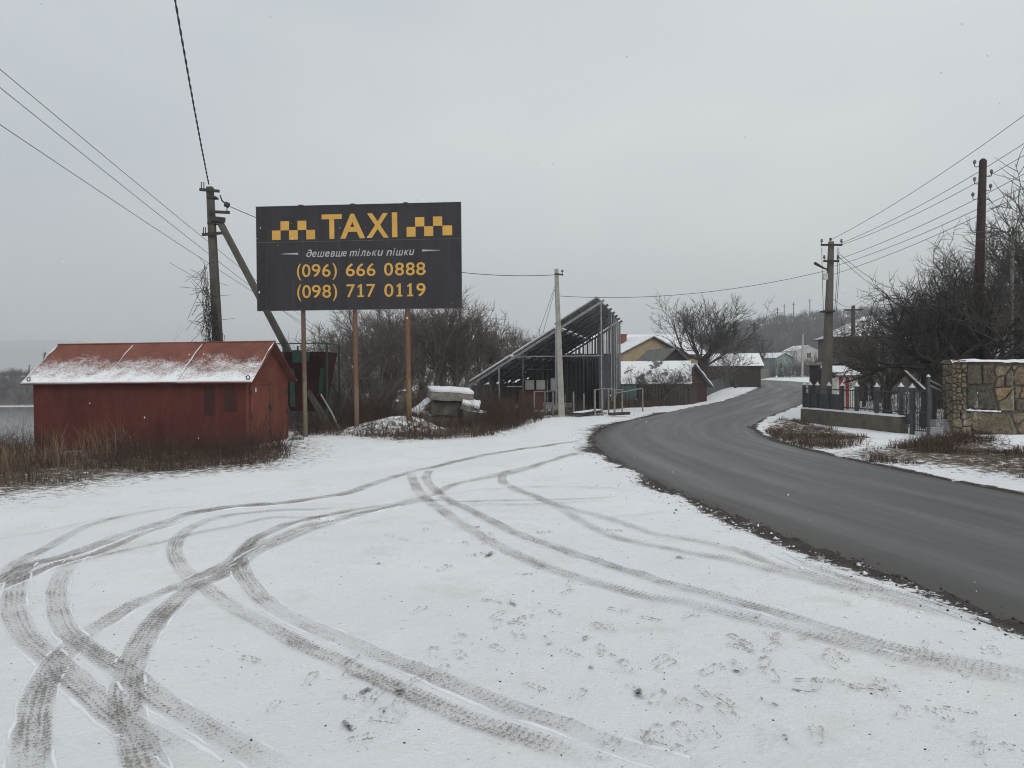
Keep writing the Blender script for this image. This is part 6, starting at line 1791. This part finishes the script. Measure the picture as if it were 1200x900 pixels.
for px, d, me_, rt, sc, lb in (
        (388, 30, thickC, 0.3, 0.95, 'pale sparse bare tree left of the middle billboard post'),
        (405, 34, thickC, 2.2, 1.2, 'wide grey bare tree right behind the middle billboard post'),
        (432, 32, thickC, 4.0, 1.1, 'grey forked bare tree between middle and right billboard posts'),
        (446, 38, thickB, 1.1, 1.35, 'taller bare tree behind the gap of middle and right posts'),
        (478, 36, thickA, 3.0, 1.4, 'brown bare multi-stemmed tree behind the right billboard post'),
        (503, 37, thickB, 5.2, 1.38, 'dense bare tree directly above the dumped slabs'),
        (524, 40, thickA, 0.9, 1.60, 'dense brown tree just below the billboard right corner'),
        (546, 38, thickB, 2.5, 1.35, 'bare tree standing right of the billboard corner, highest of the thicket there'),
        (566, 42, thickA, 4.4, 1.45, 'brown tree second from the right end of the thicket'),
        (592, 44, thickA, 1.7, 1.35, 'small brown tree at the right end of the thicket, behind array edge'),
        (420, 44, thickB, 3.6, 1.35, 'far back bare tree behind the middle billboard post'),
        (470, 46, thickB, 0.4, 1.6, 'far back bare tree behind the right billboard post'),
        (350, 33, thickC, 5.0, 0.85, 'thin bare tree showing above the hopper rail'),
        (622, 58, thickB, 2.0, 1.25, 'bare tree seen over the slope of the solar array'),
        (655, 62, thickA, 2.0, 1.2, 'bare bush seen dimly through the solar array frame')):
    plant('bare_tree', me_, GD(px, d), lb, 'tree', TG_, rt, sc)
for px, d, me_, rt, sc, lb in (
        (743, 44.5, yard, 0.5, 0.85, 'small bare tree in front of the teal shed'), (768, 47.5, yard, 2.5, 1.0, 'slender bare tree before the tan house gable'),
        (733, 43.6, yard, 1.9, 0.6, 'scrubby bare tree right beside the solar array wall'), (776, 44.6, yard, 0.8, 0.8, 'taller bare tree at the board fence, right of the scraggy one'), (806, 47.5, yard, 2.9, 1.0, 'bare tree before the dark red gabled shed'), (862, 73, yard, 4.4, 1.5, 'bare tree by the nearer roadside pole foot'),
        (757, 43.8, yard, 3.6, 0.65, 'scraggy bare tree at the board fence below the tan house'), (795, 46.5, yard, 5.6, 0.85, 'small bare tree by the three pale posts'), (846, 71, yard, 2.0, 1.4, 'bare tree before the long dark barn'),
        (786, 45.2, yard, 4.1, 0.8, 'small bare tree before the snowy shed roof'), (837, 68, yard, 1.1, 1.0, 'bare tree right of the walnut trunk'),
        (852, 84, tallD, 1.2, 0.95, 'dark bare tree behind the nearer roadside pole'), (871, 100, tallD, 2.9, 1.15, 'dark bare tree between the two far roadside poles'),
        (893, 125, tallD, 4.9, 1.2, 'dark bare tree just right of the farther roadside pole'), (838, 92, tallD, 3.9, 1.1, 'dark bare tree behind the walnut tree crown')):
    plant('bare_tree', me_, GD(px, d), lb, 'tree', 'bare trees by the far yards', rt, sc)
for px, d, sc, lb in ((50, 255, 0.95, 'tall slim poplar across the river, left of the garage roof'), (33, 262, 0.55, 'short slim poplar across the river, left of the tall one')):
    plant('poplar_tree', poplar, GD(px, d), lb, 'tree', 'poplars across the river', 0.3, sc)

# far wood and hedges: nobody could count these
far_parts = []
for a in grow(seed=101, trunk_h=2.0, trunk_r=0.16, trunk_pts=3, levels=[L(9, 3.0, 42, tmin=0.3, top=2, pts=3, wander=0.15, up=0.10, rfac=0.5, rmin=0.07), L(4, 1.7, 42, tmin=0.2, pts=2, up=0.1, rmin=0.05)]):
    far_parts.append(tubes_np(a[0], a[1], 3))
fv, fq = join_np(far_parts)
def scatter(name, label, cat, pts, scs, mat, base=(fv, fq), seed=0):
    rs = np.random.RandomState(seed)
    K = len(pts); bv_, bq = base
    an = rs.rand(K) * 6.28
    ca, sa = np.cos(an)[:, None], np.sin(an)[:, None]
    X = (bv_[None, :, 0] * ca - bv_[None, :, 1] * sa) * scs[:, None] + pts[:, 0:1]
    Y = (bv_[None, :, 0] * sa + bv_[None, :, 1] * ca) * scs[:, None] + pts[:, 1:2]
    Zz = bv_[None, :, 2] * scs[:, None] * (0.85 + 0.3 * rs.rand(K))[:, None] + pts[:, 2:3]
    q = (bq[None] + (np.arange(K) * len(bv_))[:, None, None]).reshape(-1, 4)
    o = np_obj(name, np_mesh(name, np.stack([X, Y, Zz], -1).reshape(-1, 3), q, mat=mat))
    return tag(o, label, cat, kind='stuff')
rs = np.random.RandomState(17)
K = 5200
x_ = rs.uniform(60, 420, K); y_ = rs.uniform(215, 450, K)
k_ = (gz_base(x_, y_) > 2.6 + 0.01 * y_) & (x_ / y_ < 0.80) & (x_ / y_ > 0.26)
pts = np.stack([x_, y_, gz_base(x_, y_)], -1)[k_]
M_farwood = M('far winter wood', (0.062, 0.057, 0.060), (0.038, 0.036, 0.040), scale=0.02, rough=0.95, bump=0)
scatter('hillside_wood', 'bare winter wood covering the far hill', 'wood', pts, rs.uniform(0.9, 1.5, len(pts)), M_farwood, seed=1)
K = 150
y_ = rs.uniform(128, 215, K); x_ = y_ * rs.uniform(0.34, 0.72, K)
pts = np.stack([x_, y_, gz_base(x_, y_)], -1)
scatter('slope_scrub', 'dark scrub on the slope beyond the far bend', 'scrub', pts, rs.uniform(0.4, 0.9, K), M_twig, seed=2)
K = 560
y_ = rs.uniform(208, 330, K); x_ = -y_ * rs.uniform(0.52, 0.78, K)
pts = np.stack([x_, y_, gz_base(x_, y_)], -1)
scatter('riverside_wood', 'dark wood along the far river bank', 'wood', pts, rs.uniform(0.4, 0.9, K), M_twig, seed=3)

# ------------------------------------------------------------------ undergrowth, grass
def stems(name, label, pts, h, mat, seed, r=0.006, spread=0.5, pts_n=5, side=3, kind='stuff', cat='undergrowth'):
    """bramble stems with side twigs"""
    rs = np.random.RandomState(seed)
    K = len(pts); N = pts_n
    az = rs.rand(K) * 6.28; sp = spread * rs.rand(K)
    D = np.stack([np.cos(az) * sp, np.sin(az) * sp, np.ones(K)], -1)
    hh = h * (0.45 + 0.75 * rs.rand(K)) * np.clip(0.9 + 1.7 * fbm(pts[:, 0], pts[:, 1], 1.3, 78), 0.3, 1.6)
    Pp = np.zeros((K, N, 3)); Pp[:, 0] = pts
    d = D / np.linalg.norm(D, axis=1, keepdims=True)
    for i in range(1, N):
        d = d + rs.randn(K, 3) * 0.16 + np.array([0, 0, -0.10 * i / N]) + D * np.array([0.15, 0.15, 0])
        d /= np.linalg.norm(d, axis=1, keepdims=True)
        Pp[:, i] = Pp[:, i - 1] + d * (hh / (N - 1))[:, None]
    Rr = np.repeat((r * (0.7 + 0.6 * rs.rand(K)))[:, None], N, 1) * np.linspace(1, 0.4, N)[None]
    parts = [tubes_np(Pp, Rr, 3)]
    kk = K * side
    par = np.repeat(np.arange(K), side); ii = rs.randint(1, N, kk)
    O = Pp[par, ii]
    dd = rs.randn(kk, 3) * 0.7 + np.array([0, 0, 0.6]); dd /= np.linalg.norm(dd, axis=1, keepdims=True)
    l2 = (hh[par] * 0.35 * (0.4 + rs.rand(kk)))
    Q = np.stack([O, O + dd * (l2 * 0.5)[:, None], O + (dd + rs.randn(kk, 3) * 0.25) * l2[:, None]], 1)
    parts.append(tubes_np(Q, np.repeat(Rr[par, ii][:, None] * 0.7, 3, 1) * np.array([1, 0.8, 0.5])[None], 3))
    v, q = join_np(parts)
    return tag(np_obj(name, np_mesh(name, v, q, mat=mat)), label, cat, kind=kind)

def blades(name, label, pts, h, mat, seed, w=0.006, bend=0.5, cat='grass'):
    rs = np.random.RandomState(seed)
    K = len(pts)
    az = rs.rand(K) * 6.28
    hh = h * (0.4 + 0.8 * rs.rand(K)) * np.clip(0.85 + 1.9 * fbm(pts[:, 0], pts[:, 1], 1.1, 77), 0.25, 1.7)
    lean = np.stack([np.cos(az), np.sin(az), np.zeros(K)], -1) * (hh * bend * rs.rand(K))[:, None]
    sidev = np.stack([-np.sin(az + rs.randn(K)), np.cos(az), np.zeros(K)], -1) * w
    up = np.zeros((K, 3)); up[:, 2] = hh
    V = np.stack([pts - sidev, pts + sidev, pts + up * 0.6 + lean * 0.35 - sidev * 0.7, pts + up * 0.6 + lean * 0.35 + sidev * 0.7, pts + up * 0.95 + lean * 1.2], 1)
    b = np.arange(K) * 5
    q = np.stack([b, b + 1, b + 3, b + 2], -1); t = np.stack([b + 2, b + 3, b + 4], -1)
    return tag(np_obj(name, np_mesh(name, V.reshape(-1, 3), q, t, mat=mat, smooth=False)), label, cat, kind='stuff')

def sample_poly(poly, K, seed, cond=None):
    rs = np.random.RandomState(seed)
    q = np.asarray(poly); lo, hi = q.min(0), q.max(0)
    out = []
    n_ = 0
    while n_ < K:
        x = rs.uniform(lo[0], hi[0], K * 3); y = rs.uniform(lo[1], hi[1], K * 3)
        k = inside(x, y, poly)
        if cond is not None: k &= cond(x, y)
        p = np.stack([x[k], y[k]], -1); out.append(p); n_ += len(p)
        if len(p) == 0: break
    p = np.concatenate(out)[:K]
    return np.column_stack([p, gz(p[:, 0], p[:, 1]) - 0.01])

Z_G1 = zone([(-70, 560), (0, 572), (70, 568), (150, 556), (250, 549), (315, 545), (338, 533), (335, 523)]) + [(-7.2, 20.6), (-13.3, 21.4), (-14.6, 22.2), (-19, 22), (-19, 15)]
clump = lambda s, th, o: (lambda x, y: fbm(x, y, s, o) > th)
blades('dry_grass', 'straw coloured dry grass in front of the garage', sample_poly(Z_G1, 4500, 1, lambda x, y: (x < -9.3 - 1.5 * fbm(x, y, 1.0, 60)) & (fbm(x, y, 0.9, 61) > 0.0)), 0.62, M_straw, 2, 0.006, 0.7)
blades('dead_grass', 'low dead brown grass around the garage', sample_poly(Z_G1, 12000, 3, lambda x, y: fbm(x, y, 0.8, 79) > -0.18), 0.30, M_deadgrass, 4, 0.006, 0.9)
stems('weed_stalks', 'dark weed stalks along the garage wall', sample_poly(Z_G1, 2600, 5, lambda x, y: (fbm(x, y, 1.3, 70) > -0.12) & (y > 15.8 + 0.0 * x)), 0.62, M_bramble, 6, 0.0055, 0.55)
Z_G2 = zone([(150, 556), (250, 550), (320, 546), (345, 534), (335, 522), (230, 530)])
stems('weed_stalks', 'dark weeds by the garage door corner', sample_poly(Z_G2, 500, 7), 0.42, M_bramble, 8, 0.005, 0.6)
blades('green_grass', 'small green tufts by the garage door', sample_poly(zone([(318, 535), (352, 530), (372, 520), (345, 514), (330, 522)]), 900, 9, clump(0.7, 0.0, 4)), 0.12, M_greengrass, 10, 0.006, 0.8)
# thicket floor
Z_T1 = zone([(340, 512), (395, 513), (470, 518), (520, 516), (575, 512), (610, 501), (618, 493)]) + [(0.2, 31), (-1, 34), (-8, 34), (-7, 25)]
notm = lambda x, y: ~((np.abs(x + 3.4) < 1.5) & (np.abs(y - 22.5) < 0.65))
stems('brush', 'reddish brown brush around the billboard posts', sample_poly(Z_T1, 3600, 11, lambda x, y: notm(x, y) & (fbm(x, y, 1.2, 71) > -0.22)), 0.85, M_bramble, 12, 0.007, 0.6)
blades('dead_grass', 'dead grass under the billboard', sample_poly(Z_T1, 9000, 13, notm), 0.28, M_deadgrass, 14, 0.007, 0.9)
Z_T2 = [(-9, 27), (-0.8, 29), (-0.5, 34), (-1, 44), (-12, 48), (-14, 32)]
stems('brush', 'tall tangled brush at the foot of the thicket', sample_poly(Z_T2, 3000, 15), 1.7, M_twig_brown, 16, 0.010, 0.5)
Z_T3 = zone([(560, 512), (612, 502), (640, 492), (622, 484), (590, 488)])
blades('dead_grass', 'dead grass around the pipe fence posts', sample_poly(Z_PIPE, 2500, 61), 0.22, M_deadgrass, 62, 0.009, 0.8)
stems('brush', 'dark brush left of the pale thin pole', sample_poly(Z_T3, 650, 17), 0.6, M_bramble, 18, 0.007, 0.6)
blades('dry_grass', 'yellowish dry grass clump before the array', sample_poly(zone([(583, 488), (600, 489), (603, 480), (590, 478)]), 500, 19), 0.6, M_straw, 20, 0.009, 0.5)
blades('dead_grass', 'dead grass strip between pipe fence and road', sample_poly(Z_STRIP, 6000, 21), 0.40, M_deadgrass, 22, 0.010, 0.7)
stems('brush', 'brown brush strip below the yards right of the array', sample_poly([(4.4, 36.5), (9.2, 44.5), (7.4, 46.5), (3.9, 40)], 900, 23), 0.6, M_bramble, 24, 0.009, 0.6)
# right bank
blades('dead_grass', 'dead brown grass mound at the inside of the bend', sample_poly(Z_BANK1, 6500, 25), 0.15, M_deadgrass, 26, 0.006, 0.9)
blades('dead_grass', 'dead grass on the bank below the stone wall', sample_poly(Z_BANK2, 12000, 27, lambda x, y: fbm(x, y, 0.7, 72) > -0.2), 0.19, M_deadgrass, 28, 0.006, 1.0)
stems('weed_stalks', 'dark weeds at the foot of the stone wall', sample_poly(Z_BANK2, 800, 29, lambda x, y: y > 16.5), 0.30, M_bramble, 30, 0.005, 0.6)
# orchard floor
Z_O = [(11.2, 24.5), (12.3, 21.3), (22, 21.5), (34, 40), (30, 50), (19, 42)]
stems('brush', 'tangled dark undergrowth in the orchard', sample_poly(Z_O, 900, 31), 0.9, M_bramble, 32, 0.010, 0.6)
Z_O2 = [(18, 42), (26, 42), (60, 60), (60, 90), (40, 84), (30, 62)]
stems('brush', 'dark undergrowth beyond the orchard', sample_poly(Z_O2, 1500, 33), 2.2, M_twig, 34, 0.016, 0.5)
Z_F = [(33, 122), (50, 122), (64, 150), (38, 150)]
stems('hedge', 'dark hedge behind the far pale pole', sample_poly(Z_F, 1500, 35), 3.2, M_twig, 36, 0.03, 0.4, cat='hedge')

# creeper on the braced pole
rs = np.random.RandomState(44)
K = 26
base_ = np.array(P(252, 420, 25.7)); top_ = np.array(P(243, 300, 25.7))
Pp = np.zeros((K, 9, 3))
for k in range(K):
    hmax = rs.uniform(0.35, 1.0)
    off = rs.randn(3) * np.array([0.18, 0.08, 0.0])
    for i in range(9):
        t = i / 8 * hmax
        Pp[k, i] = base_ * (1 - t) + top_ * t + off * (1 - t * 0.8) + rs.randn(3) * 0.045 + np.array([-0.35 * math.sin(t * 2.2) * rs.rand() * 0.6, 0, 0])
parts = [tubes_np(Pp, np.full((K, 9), 0.010), 3)]
par = rs.randint(0, K, 260); ii = rs.randint(0, 9, 260); O = Pp[par, ii]
dd = rs.randn(260, 3) * 0.7 + np.array([-0.25, 0, -0.1]); l2 = 0.12 + 0.45 * rs.rand(260) ** 2
Q = np.stack([O, O + dd * (l2 * 0.5)[:, None], O + (dd + rs.randn(260, 3) * 0.5) * l2[:, None] + np.array([0, 0, -0.05])], 1)
parts.append(tubes_np(Q, np.full((260, 3), 0.007), 3))
v, q = join_np(parts)
lo_ = v[:, 2] > -1
CV = thing('dry_creeper', tuple(base_), 'dry leafless creeper hanging on the left side of the braced pole', 'creeper')
np_obj('creeper_stem', np_mesh('creeper_stem', v - base_[None], q, mat=M_twig), CV)

# ------------------------------------------------------------------ crumbs of mud and snow
def clods(name, label, pts, size, mat, seed):
    rs = np.random.RandomState(seed)
    K = len(pts)
    o6 = np.array([[1, 0, 0], [0.3, 0.9, 0], [-0.7, 0.6, 0], [-0.9, -0.4, 0], [0.1, -1, 0], [0.1, 0, 0.8], [-0.2, 0.2, -0.3]])
    V = o6[None] * (1 + 0.35 * rs.randn(K, 7, 1)) * (size * (0.35 + 1.1 * rs.rand(K) ** 2))[:, None, None]
    an = rs.rand(K) * 6.28
    X = V[..., 0] * np.cos(an)[:, None] - V[..., 1] * np.sin(an)[:, None]; Y = V[..., 0] * np.sin(an)[:, None] + V[..., 1] * np.cos(an)[:, None]
    V = np.stack([X, Y, V[..., 2]], -1) + pts[:, None, :]
    tr = np.array([[0, 1, 5], [1, 2, 5], [2, 3, 5], [3, 4, 5], [4, 0, 5], [1, 0, 6], [2, 1, 6], [3, 2, 6], [4, 3, 6], [0, 4, 6]])
    T = (tr[None] + (np.arange(K) * 7)[:, None, None]).reshape(-1, 3)
    tag(np_obj(name, np_mesh(name, V.reshape(-1, 3), None, T, mat=mat, smooth=False)), label, 'clods', kind='stuff')
rs = np.random.RandomState(77)
i_ = rs.randint(0, 420, 2600)
off_ = np.abs(rs.randn(2600)) * 0.28 - 0.08
pxy = RL[i_] - cr[i_] * off_[:, None] + rs.randn(2600, 2) * 0.05
pxy = pxy[pxy[:, 1] > 3]
M_mud = M('dark mud', (0.070, 0.056, 0.046), (0.035, 0.029, 0.025), scale=20, rough=0.9, bump=0)
clods('mud_clods', 'crumbs of dark mud along the left road edge', np.column_stack([pxy, gfull(pxy[:, 0], pxy[:, 1]) + 0.001]), 0.011, M_mud, 1)
i_ = rs.randint(0, 420, 900)
pxy = RL[i_] - cr[i_] * (0.1 + np.abs(rs.randn(900)) * 0.5)[:, None]
pxy = pxy[pxy[:, 1] > 3]
clods('snow_clods', 'lumps of snow pushed off the road', np.column_stack([pxy, gfull(pxy[:, 0], pxy[:, 1]) + 0.002]), 0.018, M_snow_cap, 2)
pxy = np.array([G(a, b)[:2] for a, b in zip(rs.uniform(10, 1190, 300), rs.uniform(600, 895, 300))])
pxy = pxy[road_sd(pxy[:, 0], pxy[:, 1]) > 0.3]
clods('mud_clods', 'small bits of earth scattered over the trodden snow', np.column_stack([pxy, gfull(pxy[:, 0], pxy[:, 1]) + 0.0]), 0.0055, M_mud, 3)

# ------------------------------------------------------------------ haze and the few falling flakes
m = MB(); m.box((-3900, -55, -9), (2600, 4300, 175))
hz = bpy.data.materials.new('winter haze'); hz.use_nodes = True
hn, hl_ = hz.node_tree.nodes, hz.node_tree.links
hn.remove(hn['Principled BSDF'])
pv = hn.new('ShaderNodeVolumePrincipled')
pv.inputs['Color'].default_value = (0.93, 0.95, 0.97, 1)
pv.inputs['Density'].default_value = 0.0007
hl_.new(pv.outputs['Volume'], hn['Material Output'].inputs['Volume'])
tag(m.build('haze', hz), kind='stuff')

rs = np.random.RandomState(9)
K = 420
d = rs.uniform(3.0, 22.0, K) ** 1.0
fx = (rs.rand(K) - 0.5) * 1.4 * d; fz = EYE + (rs.rand(K) - 0.42) * 0.95 * d
k_ = fz > 0.1
ctr = np.stack([fx, d, fz], -1)[k_]
K = len(ctr)
sz = 0.0028 + 0.003 * rs.rand(K)
octa = np.array([[1, 0, 0], [-1, 0, 0], [0, 1, 0], [0, -1, 0], [0, 0, 1.6], [0, 0, -1.6]])
V = ctr[:, None, :] + octa[None] * sz[:, None, None]
tr = np.array([[0, 2, 4], [2, 1, 4], [1, 3, 4], [3, 0, 4], [2, 0, 5], [1, 2, 5], [3, 1, 5], [0, 3, 5]])
T = (tr[None] + (np.arange(K) * 6)[:, None, None]).reshape(-1, 3)
tag(np_obj('falling_snow', np_mesh('falling_snow', V.reshape(-1, 3), None, T, mat=M_snow_cap)), 'few small snowflakes falling through the air', 'snowflakes', kind='stuff')
